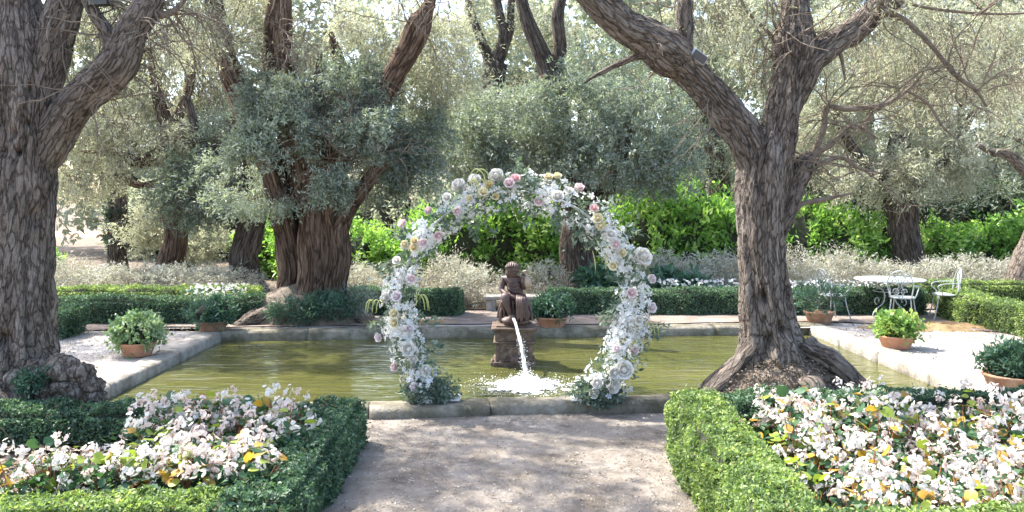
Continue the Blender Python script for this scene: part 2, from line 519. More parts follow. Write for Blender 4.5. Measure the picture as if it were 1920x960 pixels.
# water sheet
m, nt, out = _mat("pool_water")
tc = nt.nodes.new("ShaderNodeTexCoord")
mp = nt.nodes.new("ShaderNodeMapping"); mp.inputs["Scale"].default_value = (.42, 1.75, 1); mp.inputs["Rotation"].default_value = (0, 0, math.radians(-3))
nz = nt.nodes.new("ShaderNodeTexNoise"); nz.inputs["Scale"].default_value = 3.0; nz.inputs["Detail"].default_value = 2.5; nz.inputs["Distortion"].default_value = .9
bp = nt.nodes.new("ShaderNodeBump"); bp.inputs["Strength"].default_value = .8; bp.inputs["Distance"].default_value = .05
mp2 = nt.nodes.new("ShaderNodeMapping"); mp2.inputs["Scale"].default_value = (.35, .8, 1)
n2 = nt.nodes.new("ShaderNodeTexNoise"); n2.inputs["Scale"].default_value = 1.4; n2.inputs["Detail"].default_value = 5
b = nt.nodes.new("ShaderNodeBsdfPrincipled")
b.inputs["Roughness"].default_value = .03
b.inputs["IOR"].default_value = 1.6
nt.links.new(tc.outputs["Object"], mp.inputs[0]); nt.links.new(mp.outputs[0], nz.inputs["Vector"])
nt.links.new(tc.outputs["Object"], mp2.inputs[0]); nt.links.new(mp2.outputs[0], n2.inputs["Vector"])
nt.links.new(nz.outputs["Fac"], bp.inputs["Height"]); nt.links.new(bp.outputs[0], b.inputs["Normal"])
nt.links.new(ramp(nt, [(.3, (.062, .066, .019)), (.5, (.086, .088, .026)), (.72, (.118, .114, .04))], n2.outputs["Fac"]), b.inputs["Base Color"])
nt.links.new(b.outputs[0], out.inputs[0])
M['water'] = m
mb = MB()
e = .12
mb.add([(FL[0] - e, 8.0 - .35, WATER), (FR[0] + e, 8.95 - .35, WATER), (BR[0] + e, BR[1] + e, WATER), (BL[0] - e, BL[1] + e, WATER)], [(0, 1, 2, 3)])
tag(mb.build('water', M['water']), 'murky olive green water of the rectangular garden pool', None, None, 'structure')

# coping: separate stones along each side
def coping_side(root, a, b, width, depth, mat, rng, inward, lens=(.8, 1.4), top=0.0, inset=0.0):
    """stones from a to b; inward = unit vector to the water"""
    a = np.asarray(a, float)[:2]; b = np.asarray(b, float)[:2]
    L = np.linalg.norm(b - a); d = (b - a) / L
    t = 0
    while t < L - .05:
        l = min(rng.uniform(*lens), L - t)
        if L - t - l < .4: l = L - t
        nseg = max(5, int(l / .09))
        r = .035
        w, h = width + rng.uniform(-.03, .03), depth
        prof = np.array([(0, -h), (0.0, -h * .5), (.0, -r), (r * .7, 0), (w * .5, .004), (w - r, 0), (w, -r), (w, -h)])
        u = np.linspace(.004, l - .004, nseg)
        V = np.zeros((nseg, len(prof), 3))
        base = a + d * t
        V[..., 0] = base[0] + d[0] * u[:, None] - inward[0] * prof[None, :, 0]
        V[..., 1] = base[1] + d[1] * u[:, None] - inward[1] * prof[None, :, 0]
        V[..., 2] = top + prof[None, :, 1] + rng.uniform(-.008, .008)
        nz_ = np.stack([fbm(V * 5 + k * 31, 3, 11 + k) for k in range(3)], -1)
        V += nz_ * np.array([.022, .022, .012])
        V[:, 0, 2] = top - h; V[:, -1, 2] = top - h
        V[0] = V[0] * .985 + V[0].mean(0) * .015; V[-1] = V[-1] * .985 + V[-1].mean(0) * .015
        m_ = len(prof)
        Q = lathe_uv(nseg, m_)
        ends = []
        W = V.reshape(-1, 3)
        sm = MB()
        c0 = V[0].mean(0); c1 = V[-1].mean(0); e0 = len(W)
        W = np.concatenate([W, [c0], [c1]])
        k = np.arange(m_); k2 = (k + 1) % m_
        T = np.concatenate([np.stack([np.full(m_, e0), k2, k], -1), np.stack([np.full(m_, e0 + 1), (nseg - 1) * m_ + k, (nseg - 1) * m_ + k2], -1)])
        sm.add(W, Q, T)
        sm.build('stone', mat, root, smooth=True)
        t += l
rng = np.random.default_rng(5)
cl = thing('pool_coping', 'weathered stone coping along left side of pool beside round bush pot', 'coping', (FL[0], FL[1], 0))
coping_side(cl, FL + [0, -.3, 0], BL + [0, .02, 0], .36, .22, M['stone'], rng, unit(np.array([1, .02])))
cr = thing('pool_coping', 'pale rough stone coping along right side of pool below terrace', 'coping', (FR[0], FR[1], 0))
coping_side(cr, FR + [0, -.3, 0], BR + [0, .02, 0], .42, .22, M['stone'], rng, unit(np.array([-1, -.02])))
cb = thing('pool_coping', 'dark faced stone coping along back of pool behind statue', 'coping', (0, BL[1], 0))
coping_side(cb, BL + [-.3, .0, 0], BR + [.35, .0, 0], .38, .24, M['mossy'], rng, unit(np.array([.07, -1.])), lens=(1.1, 1.9))
cf = thing('pool_coping', 'low mossy stone kerb at front of pool carrying the flower arch', 'kerb', (0, 8.3, -.13))
x0, x1 = FL[0] - .1, FR[0] + .2
coping_side(cf, (x0, front_y(x0)), (x1, front_y(x1)), .30, .24, M['mossy'], rng, unit(np.array([-.085, 1.])), lens=(1.2, 2.2), top=0.0)

# bed soil
def bed_soil(x0, x1, y0, y1, seed):
    mb = MB()
    grid(mb, np.linspace(x0, x1, 40), np.linspace(y0, y1, 24), lambda X, Y: -0.07 + .04 * fbm(np.stack([X * 3, Y * 3, X * 0], -1), 3, seed))
    tag(mb.build('bed_soil', M['soil'], smooth=True), kind='structure')
bed_soil(-6.2, -1.5, 4.6, 7.25, 21)
bed_soil(1.5, 6.4, 3.9, 7.1, 22)
# mound of earth below the near right tree, mound below the many stemmed tree
def mound(name, c, rx, ry, h, mat, seed, z0=-.14, amp=.25, pw=1.7):
    mb = MB()
    r = np.linspace(0, 1, 18); a = np.linspace(0, 2 * np.pi, 48, endpoint=False)
    R, A = np.meshgrid(r, a, indexing='ij')
    lump = 1 + amp * fbm(np.stack([np.cos(A) * 1.6 + c[0], np.sin(A) * 1.6, R], -1), 2, seed)
    X = c[0] + rx * R * np.cos(A) * lump; Y = c[1] + ry * R * np.sin(A) * lump
    Z = z0 + h * np.clip(1 - R ** pw, 0, 1) + .05 * fbm(np.stack([X * 7, Y * 7, R * 0], -1), 3, seed) * (R < .99)
    mb.add(np.stack([X, Y, Z], -1).reshape(-1, 3), lathe_uv(18, 48))
    o = mb.build(name, mat, smooth=True); tag(o, kind='structure')
    return o
T2 = np.array([2.52, 7.72])
mound('soil_mound', T2 + [.03, -.12], .92, .66, .74, M['soil'], 3, amp=.15, pw=2.5)
mound('soil_mound', ((565 - 960) / F * 13.75, 14.15), 1.2, .75, .72, M['soil'], 4, z0=-.03)
mound('leaf_litter', (7.0, 13.35), 1.3, .55, .07, M['litter'], 6, z0=-.03)
mound('leaf_litter', (-1.9, 13.75), 1.3, .35, .05, M['litter'], 7, z0=-.03)

# small debris on path and terrace
def debris(name, n, sampler, zf, size, mat, seed, label):
    rng = np.random.default_rng(seed)
    mb = MB()
    p = sampler(rng, n)
    C = np.column_stack([p, np.full(n, 0.)]); C[:, 2] = zf(p[:, 0], p[:, 1])
    D = rand_unit(rng, n); D[:, 2] *= .25
    N = np.tile([0, 0, 1.], (n, 1)) + rng.normal(size=(n, 3)) * .3
    s = size * rng.uniform(.4, 1.5, n)
    leaves(mb, C, D, N, s, s * rng.uniform(.3, .8, n), rng, .2)
    tag(mb.build(name, mat), label, None, None, 'stuff')
M['debris_dark'] = leaf_mat("brown_leaf_bits", [(.05, .038, .028), (.10, .078, .06), (.17, .135, .105), (.28, .23, .18)], .1)
M['debris'] = leaf_mat("dry_leaf_bits", [(.10, .075, .05), (.20, .15, .10), (.34, .27, .2), (.5, .45, .38)], .1)
debris('dry_leaf_litter', 1500, lambda r, n: np.column_stack([np.clip(r.normal(0, 1.0, n), -1.35, 1.35), r.uniform(4.4, 8.2, n)]), lambda x, y: -.090 - .01 * np.abs(x), .02, M['debris'], 31, 'tiny dry leaves and grit scattered over the gravel path')
M['grit'] = leaf_mat("path_grit", [(.10, .085, .07), (.22, .19, .165), (.36, .33, .30), (.5, .47, .44)], .02, .9)
debris('path_grit', 9000, lambda r, n: np.column_stack([r.uniform(-1.4, 1.4, n), 4.3 + 4.0 * r.random(n) ** 1.3]), lambda x, y: -.093 - .01 * np.abs(x), .016, M['grit'], 35, 'small loose stones and grit on the gravel path')
debris('dry_leaf_litter', 5000, lambda r, n: np.column_stack([r.uniform(5.3, 8.5, n), r.uniform(8.5, 14, n)]), lambda x, y: np.full_like(x, -.008), .03, M['debris'], 32, 'tiny dry leaves scattered over the right terrace')
debris('dry_leaf_litter', 3500, lambda r, n: np.column_stack([r.uniform(-8, -5.0, n), r.uniform(8.5, 13.4, n)]), lambda x, y: np.full_like(x, -.008), .035, M['debris'], 33, 'tiny dry leaves scattered over the left terrace')
debris('dry_leaf_litter', 6000, lambda r, n: (lambda a, q: np.column_stack([T2[0] + .8 * q * np.cos(a), T2[1] - .12 + .6 * q * np.sin(a)]))(r.uniform(0, 6.28, n), np.sqrt(r.random(n))), lambda x, y: -.115 + .74 * np.clip(1 - np.hypot((x - T2[0] - .03) / .92, (y - T2[1] + .12) / .66) ** 2.5, 0, 1), .03, M['debris_dark'], 34, 'dry leaves and bits lying on mound below right tree')

# ------------------------------------------------------------------ clipped hedges
def hedge(label, path, width, height, z0, n_m2, leaf, mat, seed, bump=.042, cat='hedge', group=None, lift=0.0, stems=0):
    """clipped run along path (list of (x, y)); a core of dense twigs and a skin of leaves"""
    rng = np.random.default_rng(seed)
    path = np.array([(x, y, 0) for x, y in path], float)
    L = np.linalg.norm(np.diff(path, axis=0), axis=1).sum()
    ns = max(6, int(L / .1))
    pc = catmull(path, ns)
    T = unit(np.gradient(pc, axis=0)); S = np.stack([T[:, 1], -T[:, 0], T[:, 2] * 0], -1)
    c = pc.mean(0)
    root = thing('box_hedge', label, cat, (c[0], c[1], z0), group)
    def surf(u, a):
        """u along [0,1], a in [0,1] around the section from one foot over the top to the other"""
        k = np.clip(u * (ns - 1), 0, ns - 1.001); i = k.astype(int); f = (k - i)[:, None]
        p = pc[i] * (1 - f) + pc[i + 1] * f; s = S[i] * (1 - f) + S[i + 1] * f
        per = 2 * (height - lift) + width
        q = a * per
        hh = height - lift
        off = np.where(q < hh, -width / 2, np.where(q < hh + width, q - hh - width / 2, width / 2))
        z = np.where(q < hh, lift + q, np.where(q < hh + width, height, height - (q - hh - width)))
        nrm = np.where((q < hh)[:, None], -s, np.where((q < hh + width)[:, None], np.array([0, 0, 1.]), s))
        ex = np.clip((np.abs(off) / (width / 2)) ** 8, 0, 1) * np.clip((z / height) ** 8, 0, 1)
        pos = p + s * off[:, None]; pos[:, 2] = z0 + z
        pos = pos - s * (np.sign(off) * ex * .05)[:, None]; pos[:, 2] -= ex * .04
        d = bump * (fbm(pos * 3.2, 3, seed) * 2.0 + .9 * fbm(pos * 11, 2, seed + 2))
        return pos + nrm * d[:, None], nrm, s
    # core
    nu, na = ns, 14
    U, A = np.meshgrid(np.linspace(0, 1, nu), np.linspace(0, 1, na), indexing='ij')
    pos, nrm, s = surf(U.ravel(), A.ravel())
    pos = pos - nrm * .035
    pos = pos.reshape(nu, na, 3)
    pos[0] += T[0] * .04; pos[-1] -= T[-1] * .04
    mb = MB()
    i = np.arange(nu - 1)[:, None] * na; j = np.arange(na)[None, :]; j2 = (j + 1) % na
    Q = np.stack([i + j, i + j2, i + na + j2, i + na + j], -1).reshape(-1, 4)
    W = pos.reshape(-1, 3); e0 = len(W)
    W = np.concatenate([W, [pos[0].mean(0)], [pos[-1].mean(0)]])
    k = np.arange(na); k2 = (k + 1) % na
    TT = np.concatenate([np.stack([np.full(na, e0), k2, k], -1), np.stack([np.full(na, e0 + 1), (nu - 1) * na + k, (nu - 1) * na + k2], -1)])
    mb.add(W, Q, TT)
    mb.build('twig_core', M['core'], root)
    # leaf skin
    area = L * (2 * (height - lift) + width)
    n = int(area * n_m2)
    pos, nrm, s = surf(rng.random(n), rng.random(n))
    ne = int(width * (height - lift) * n_m2)
    for end in (0, 1):
        a = rng.random(ne)
        w = (rng.random(ne) - .5) * width; z = lift + rng.random(ne) * (height - lift)
        base = pc[0 if end == 0 else -1]; tt = T[0 if end == 0 else -1] * (-1 if end == 0 else 1); ss = S[0 if end == 0 else -1]
        pe = base + ss * w[:, None] + tt * (bump * 2 * fbm(np.column_stack([w * 3, z * 3, w * 0 + end]), 2, seed))[:, None]
        pe[:, 2] = z0 + z
        pos = np.concatenate([pos, pe]); nrm = np.concatenate([nrm, np.tile(tt, (ne, 1))])
    n = len(pos)
    depth = rng.exponential(.024, n) - .03
    stray = rng.random(n) < .03
    depth[stray] -= rng.uniform(0, .05, stray.sum())
    pos = pos - nrm * depth[:, None]
    D = unit(nrm * rng.uniform(.1, 1.0, (n, 1)) + rng.normal(size=(n, 3)) * .75)
    N = unit(nrm + rng.normal(size=(n, 3)) * .6)
    Ls = leaf * rng.uniform(.7, 1.35, n)
    mb = MB()
    # fresh growth comes in patches
    patch = fbm(pos * 2.3, 2, seed + 5) * .28 + fbm(pos * 13, 2, seed + 9) * .38
    tint = np.where(rng.random(n) < .012, 0.0, np.clip(rng.normal(.44, .22, n) + patch, .16, 1))
    leaves(mb, pos, D, N, Ls, Ls * .55, rng, .12, tint)
    tag(mb.build('leaf_skin', mat, root), kind='stuff')
    if stems:
        mb = MB()
        for q in range(stems):
            u = rng.random(); kk = int(u * (ns - 1))
            b0 = pc[kk] + S[kk] * rng.uniform(-.4, .4) * width
            p0 = b0 + [0, 0, z0 - .03]
            p1 = b0 + np.array([rng.normal(0, .05), rng.normal(0, .05), z0 + lift * .6]); p2 = b0 + np.array([rng.normal(0, .12), rng.normal(0, .1), z0 + height * .8])
            tube(mb, catmull([p0, p1, p2], 6), np.linspace(.009, .004, 6), 5)
        mb.build('stem', M['twig'], root)
    return root

Z0 = -.13
# near left bed: path side, back, front
hedge('dark green box hedge along left side of gravel path', [(-1.55, 4.75), (-1.555, 6.0), (-1.56, 7.22)], .47, .40, Z0, 11500, .031, M['box'], 41)
hedge('box hedge at foot of left foreground trunk, behind white begonias', [(-1.8, 6.99), (-3.2, 6.98), (-5.4, 6.95)], .42, .39, Z0, 8500, .031, M['box'], 42, lift=.14, stems=120)
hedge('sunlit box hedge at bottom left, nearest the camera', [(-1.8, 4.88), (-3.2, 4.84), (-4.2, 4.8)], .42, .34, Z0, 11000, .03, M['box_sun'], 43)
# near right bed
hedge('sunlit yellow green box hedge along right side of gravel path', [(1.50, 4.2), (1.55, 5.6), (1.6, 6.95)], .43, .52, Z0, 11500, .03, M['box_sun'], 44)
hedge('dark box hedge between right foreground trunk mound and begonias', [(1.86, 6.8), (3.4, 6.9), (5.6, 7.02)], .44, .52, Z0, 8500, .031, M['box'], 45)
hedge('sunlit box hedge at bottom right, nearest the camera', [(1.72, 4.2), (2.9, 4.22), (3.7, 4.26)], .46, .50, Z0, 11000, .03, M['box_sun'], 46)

def HG(px, py): g = G(px, py); return (g[0], g[1])
# behind the pool
hedge('box hedge block jutting out beside the left foreground trunk', [(HG(75, 632)[0] - .5, 12.35), (HG(75, 632)[0] + .42, 12.42)], .75, .42, 0, 5200, .035, M['box'], 51)
hedge('long clipped box hedge along back of left terrace', [(-7.9, 13.85), (-5.5, 13.85), (-4.3, 14.0)], .5, .40, 0, 5200, .034, M['box'], 52)
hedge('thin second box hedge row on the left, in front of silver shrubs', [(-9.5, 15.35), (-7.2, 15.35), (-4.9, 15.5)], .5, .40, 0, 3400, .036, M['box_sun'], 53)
hedge('box hedge seen through left side of flower arch', [(-3.0, 15.0), (-2.0, 14.85), (-.98, 14.75)], .6, .43, 0, 5200, .034, M['box'], 54)
hedge('long dark box hedge right of statue behind the pool', [(.66, 14.95), (3.2, 14.95), (7.6, 14.9)], .55, .42, 0, 5000, .034, M['box'], 55)
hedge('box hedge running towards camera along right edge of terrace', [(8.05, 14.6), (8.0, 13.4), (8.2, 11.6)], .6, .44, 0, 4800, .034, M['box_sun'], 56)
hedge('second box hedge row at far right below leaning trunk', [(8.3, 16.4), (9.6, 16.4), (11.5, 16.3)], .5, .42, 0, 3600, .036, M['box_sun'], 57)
# ------------------------------------------------------------------ trees
def fluter(seed, a1=.13, a2=.06, a3=.03, twist=.5, dents=()):
    def f(A, S, pos):
        B = A + twist * S
        k = 1 + a1 * fbm(np.stack([np.cos(B) * 1.5 + seed, np.sin(B) * 1.5, S * .7], -1), 2, seed)
        rid = np.abs(noise3(np.stack([np.cos(B) * 3.6, np.sin(B) * 3.6 + seed, S * .9], -1), seed + 3))
        k += a2 * (rid * 2 - .6)
        k += a3 * (1.6 * np.abs(fbm(np.stack([np.cos(B) * 9, np.sin(B) * 9 + seed, S * 2.6], -1), 2, seed + 7)) - .45)
        for (p, rr, dz, dep) in dents:
            q = (pos - np.asarray(p)) / np.array([rr, rr * 2.5, dz])
            k -= dep * np.exp(-(q ** 2).sum(-1) * 1.4)
        return k
    return f

def pix_path(pts, Y, dY=None, n=40):
    """pts: (px, py, half width px) at distance Y (+dY per point) -> path, radii"""
    pp = []
    for i, t in enumerate(pts):
        y = Y + (dY[i] if dY is not None else 0)
        p = P(t[0], t[1], y)
        pp.append([*p, t[2] / F * y])
    c = catmull(np.array(pp), n)
    return c[:, :3], np.maximum(c[:, 3], .002)

def limb(name, root, pts, Y, mat, seed, dY=None, n=40, segs=24, amp=(.12, .06, .03), twist=.5, dents=()):
    path, rad = pix_path(pts, Y, dY, n)
    mb = MB()
    tube(mb, path, rad, segs, fluter(seed, *amp, twist, dents))
    mb.build(name, mat, root, smooth=True)
    return path, rad

def wiggle(rng, p, d, L, droop, n=9, jit=.35):
    pts = [np.array(p, float)]
    d = unit(np.array(d, float))
    for i in range(n - 1):
        d = unit(d + rng.normal(size=3) * jit * .5 + np.array([0, 0, -droop / n]))
        pts.append(pts[-1] + d * L / (n - 1))
    return np.array(pts)

def twigs(mb, rng, starts, dirs, L, r0, droop, kids=3, lev=2, jit=.4, tips=None):
    for p, d in zip(starts, dirs):
        l = L * rng.uniform(.6, 1.3)
        pa = wiggle(rng, p, d, l, droop, 9, jit)
        tube(mb, pa, np.linspace(r0, r0 * .45, 9), 4, caps=False)
        if tips is not None: tips.append(pa[-1])
        if lev > 1:
            for k in range(kids):
                i = rng.integers(2, 8)
                dd = unit(pa[i] - pa[i - 1]) + rng.normal(size=3) * .7
                twigs(mb, rng, [pa[i]], [dd], l * .6, r0 * .5, droop * 1.2, max(1, kids - 1), lev - 1, jit, tips)

def sprigs(mb, mbt, centers, outw, per, Ltw, leafL, leafW, rng, droop=.2, spread=.6, tintc=None, twr=.004):
    """leafy shoots: leaves set along a short twig at every centre"""
    n = len(centers)
    d = unit(outw + rng.normal(size=(n, 3)) * spread + np.array([0, 0, -droop]))
    Lt = Ltw * rng.uniform(.6, 1.4, n)
    k = np.repeat(np.arange(n), per)
    t = rng.random(n * per)
    dd = d[k]
    side = unit(np.cross(dd, rng.normal(size=(n * per, 3))))
    sag = np.array([0, 0, -1.]) * (t ** 2 * droop * Lt[k])[:, None] * .6
    C = centers[k] + dd * (t * Lt[k])[:, None] + sag + side * (leafL * .35) + rng.normal(size=(n * per, 3)) * leafL * .35
    D = unit(dd * .8 + side * .9 + rng.normal(size=(n * per, 3)) * .3)
    N = rand_unit(rng, n * per) + np.array([0, 0, .6])
    tint = np.clip((tintc[k] if tintc is not None else .5) + rng.normal(0, .2, n * per), 0, 1)
    s = rng.uniform(.7, 1.3, n * per)
    leaves(mb, C, D, N, leafL * s, leafW * s, rng, .1, tint)
    if mbt is not None:
        e = centers + d * Lt[:, None] + np.array([0, 0, -1.]) * (droop * Lt * .6)[:, None]
        b = centers - d * Lt[:, None] * .9
        w = twr
        V = np.stack([b + [w, 0, 0], b + [-w * .5, w * .8, 0], b + [-w * .5, -w * .8, 0], e], 1)
        o = np.arange(n)[:, None] * 4
        T = np.concatenate([o + np.array(x) for x in ((0, 1, 3), (1, 2, 3), (2, 0, 3))])
        mbt.add(V.reshape(-1, 3), None, T)

def blob_points(blobs, n, rng, gap=.0, gfreq=1.1, seed=0, shell=.55):
    """points spread through ellipsoids (center, radii, weight); noise leaves gaps"""
    w = np.array([b[2] for b in blobs], float); w /= w.sum()
    m = int(n * 2.4) + 50
    k = rng.choice(len(blobs), m, p=w)
    c = np.array([b[0] for b in blobs])[k]; r = np.array([b[1] for b in blobs])[k]
    d = rand_unit(rng, m)
    rad = rng.random(m) ** (1 / 3) * (1 - shell) + shell * rng.random(m) ** .25
    rad *= 1 + .42 * fbm(d * 3.0 + c, 3, seed)
    p = c + d * r * rad[:, None]
    keep = fbm(p * gfreq, 2, seed + 1) > gap
    p, d = p[keep], d[keep]
    return p[:n], d[:n]

def crown(root, blobs, n, per, Ltw, leafL, leafW, mat, seed, gap=-.05, gfreq=1.1, droop=.2, tw=True, twmat='twig', shell=.5, tbase=.42, tamp=.45, twr=.004):
    rng = np.random.default_rng(seed)
    p, d = blob_points(blobs, n, rng, gap, gfreq, seed, shell)
    mb = MB(); mbt = MB() if tw else None
    tintc = tbase + tamp * fbm(p * .9, 2, seed + 4)
    sprigs(mb, mbt, p, d, per, Ltw, leafL, leafW, rng, droop, tintc=tintc, twr=twr)
    tag(mb.build('crown', mat, root), kind='stuff')
    if tw: tag(mbt.build('twigs', M[twmat], root), kind='stuff')

def PB(px, py, rx, ry, Y, depth=None, w=None):
    """ellipsoid given in photograph pixels at distance Y"""
    k = Y / F
    r = np.array([rx * k, depth if depth is not None else (rx + ry) * .5 * k, ry * k])
    return (P(px, py, Y), r, w if w is not None else rx * ry)

# --- near right tree
Yr = 7.72
root = thing('olive_tree', 'forked grey barked olive tree on earth mound at right of arch', 'tree', (T2[0], T2[1], -.1))
def dent(px, py, rr, dz, dep, Y=Yr): return (P(px, py, Y - float(np.interp(py, [300, 560, 620, 665, 700], [.24, .25, .29, .34, .35]))), rr * 1.35, dz * 1.1, dep * 1.25)
dents = [dent(1408, 530, .022, .05, .5), dent(1434, 560, .025, .06, .55), dent(1470, 615, .03, .05, .5), dent(1436, 605, .02, .05, .5), dent(1445, 640, .045, .075, .5),
         dent(1402, 668, .035, .05, .55), dent(1432, 658, .025, .04, .5), dent(1412, 682, .03, .03, .5), dent(1488, 628, .025, .04, .4), dent(1390, 480, .015, .06, .35), dent(1455, 480, .015, .09, .3)]
limb('trunk', root, [(1462, 760, 70), (1460, 725, 70), (1455, 690, 68), (1450, 660, 63), (1441, 610, 50), (1433, 540, 44), (1430, 470, 41), (1430, 400, 42), (1433, 340, 44), (1440, 290, 40), (1450, 250, 30)], Yr, M['bark_near'], 101, n=190, segs=110, amp=(.10, .15, .11), twist=.35, dents=dents)
limb('limb', root, [(1436, 420, 26), (1421, 330, 31), (1400, 265, 33), (1366, 215, 31), (1325, 165, 30), (1285, 125, 32), (1255, 100, 42), (1215, 72, 34), (1175, 52, 29), (1140, 22, 29), (1108, -12, 27), (1070, -60, 24)], Yr, M['bark_near'], 102, n=130, segs=64, amp=(.18, .17, .13), dY=[0, 0, -.02, -.05, -.1, -.15, -.2, -.25, -.3, -.35, -.4, -.5])
limb('limb', root, [(1438, 400, 28), (1448, 320, 33), (1459, 250, 34), (1471, 190, 31), (1482, 130, 31), (1487, 85, 40), (1490, 45, 30), (1492, 0, 24), (1500, -80, 22)], Yr, M['bark_near'], 103, n=120, segs=64, amp=(.18, .17, .13))
limb('limb', root, [(1470, 215, 26), (1495, 165, 27), (1520, 115, 28), (1560, 82, 25), (1605, 52, 24), (1640, 20, 24), (1675, -5, 22), (1720, -50, 20)], Yr, M['bark_near'], 104, n=90, segs=48, amp=(.16, .14, .12), dY=[0, .02, .05, .1, .15, .2, .25, .3])
limb('limb', root, [(1446, 450, 20), (1468, 390, 25), (1488, 345, 25), (1503, 315, 21), (1516, 298, 13), (1530, 286, 5)], Yr, M['bark_near'], 105, n=60, segs=48, amp=(.2, .2, .08), dY=[0, .05, .1, .12, .12, .12])
limb('limb', root, [(1262, 110, 22), (1278, 85, 19), (1284, 55, 16), (1282, 25, 15), (1285, 5, 14), (1288, -10, 8)], Yr - .18, M['bark_near'], 106, n=40, segs=24, amp=(.18, .12, .05))
limb('branch', root, [(1240, 120, 10), (1205, 105, 7), (1165, 118, 6), (1120, 140, 4), (1095, 155, 2)], Yr - .2, M['bark_near'], 107, n=30, segs=10)
for k, (pts, sd) in enumerate([([(1520, 300, 9), (1545, 240, 8), (1550, 200, 8), (1590, 205, 7), (1660, 195, 6), (1700, 170, 4), (1730, 140, 2)], 1), ([(1500, 330, 9), (1530, 290, 8), (1560, 270, 7), (1600, 235, 5), (1645, 260, 3)], 2),
                               ([(1530, 310, 8), (1575, 295, 6), (1610, 315, 5), (1650, 325, 3)], 3), ([(1655, 20, 10), (1700, 40, 7), (1750, 90, 6), (1790, 140, 6), (1830, 170, 5), (1850, 200, 3)], 4),
                               ([(1680, 0, 5), (1740, 15, 4), (1820, 24, 4), (1900, 26, 3), (1960, 20, 3)], 5), ([(1570, 85, 7), (1578, 110, 5), (1585, 150, 3)], 6),
                               ([(1480, 420, 8), (1500, 385, 7), (1540, 375, 7), (1570, 368, 5), (1600, 362, 3)], 7), ([(1490, 130, 7), (1440, 60, 5), (1400, 20, 4), (1380, -30, 3)], 8),
                               ([(1700, 170, 4), (1740, 195, 4), (1770, 240, 3), (1800, 265, 2)], 9)]):
    limb('branch', root, [(a_, b_, c_ * .7) for a_, b_, c_ in pts], Yr + .1, M['twig'], 110 + sd, n=36, segs=8, amp=(.15, .05, 0))
def root_tube(name, root_, pts, mat, seed, n=36, segs=28):
    c = catmull(np.array(pts), n * 2); mb = MB()
    c[:, 3] *= 1 + .28 * fbm(c[:, :3] * 5.5, 2, seed)
    c[:, :3] += np.stack([fbm(c[:, :3] * 4 + q * 9, 2, seed + q) for q in range(3)], -1) * .035
    tube(mb, c[:, :3], c[:, 3], segs, fluter(seed, .3, .22, .12, .3))
    mb.build(name, mat, root_, smooth=True)
bx, by = T2
root_tube('root', root, [(bx - .24, by - .10, .66, .10), (bx - .42, by - .16, .46, .085), (bx - .6, by - .22, .30, .085), (bx - .80, by - .28, .14, .08), (bx - .93, by - .3, .0, .06), (bx - 1.02, by - .3, -.15, .05)], M['bark_near'], 120)
root_tube('root', root, [(bx + .26, by - .12, .66, .10), (bx + .46, by - .28, .57, .10), (bx + .62, by - .40, .42, .10), (bx + .70, by - .5, .15, .10), (bx + .74, by - .54, -.15, .09)], M['bark_near'], 121)
root_tube('root', root, [(bx + .3, by + .05, .58, .10), (bx + .6, by - .05, .36, .09), (bx + .85, by - .1, .12, .10), (bx + 1.0, by - .12, -.15, .06)], M['bark_near'], 122)
root_tube('root', root, [(bx + .12, by - .45, .44, .05), (bx + .16, by - .60, .43, .08), (bx + .18, by - .67, .34, .085), (bx + .19, by - .70, .15, .08), (bx + .19, by - .72, -.12, .07)], M['bark_near'], 123)
root_tube('root', root, [(bx - .25, by + .1, .5, .10), (bx - .6, by + .12, .2, .09), (bx - .9, by + .1, -.14, .06)], M['bark_near'], 124)
rng = np.random.default_rng(77)
mb = MB()
st, dr = [], []
for (px, py, n) in ((1485, 90, 12), (1500, 60, 8), (1284, 20, 7), (1640, 20, 10), (1560, 200, 10), (1600, 240, 8), (1700, 170, 9), (1520, 300, 10), (1790, 140, 8), (1340, 170, 5), (1255, 95, 6), (1440, 60, 8), (1830, 170, 7), (1830, 24, 6), (1610, 315, 6)):
    for _ in range(n):
        st.append(P(px + rng.normal(0, 10), py + rng.normal(0, 8), Yr + rng.normal(0, .1)))
        dr.append(rng.normal(size=3) * [1, .8, .8] + [.1, 0, .35])
twigs(mb, rng, st, dr, .62, .0085, .5, 3, 3)
tag(mb.build('twigs', M['twig'], root), kind='stuff')
# high crown over path and terrace, mostly above the picture
kb = [(np.array([2.0, 7.0, 6.6]), np.array([2.6, 1.8, 1.0]), 5), (np.array([4.4, 8.2, 6.4]), np.array([1.6, 1.6, .9]), 2.2)]
crown(root, kb, 900, 14, .34, .12, .03, M['olive'], 131, gap=.04, gfreq=.9, droop=.5)
# feathery hanging shoots in view
kb = [PB(1580, 40, 130, 80, 8.2, .6), PB(1700, 90, 140, 110, 8.6, .6), PB(1330, 30, 90, 60, 8.0, .5), PB(1840, 110, 120, 120, 9, .6), PB(1420, 60, 60, 80, 8.2, .4)]
crown(root, kb, 950, 10, .3, .065, .012, M['olive_pale'], 132, gap=.0, gfreq=2, droop=.7)

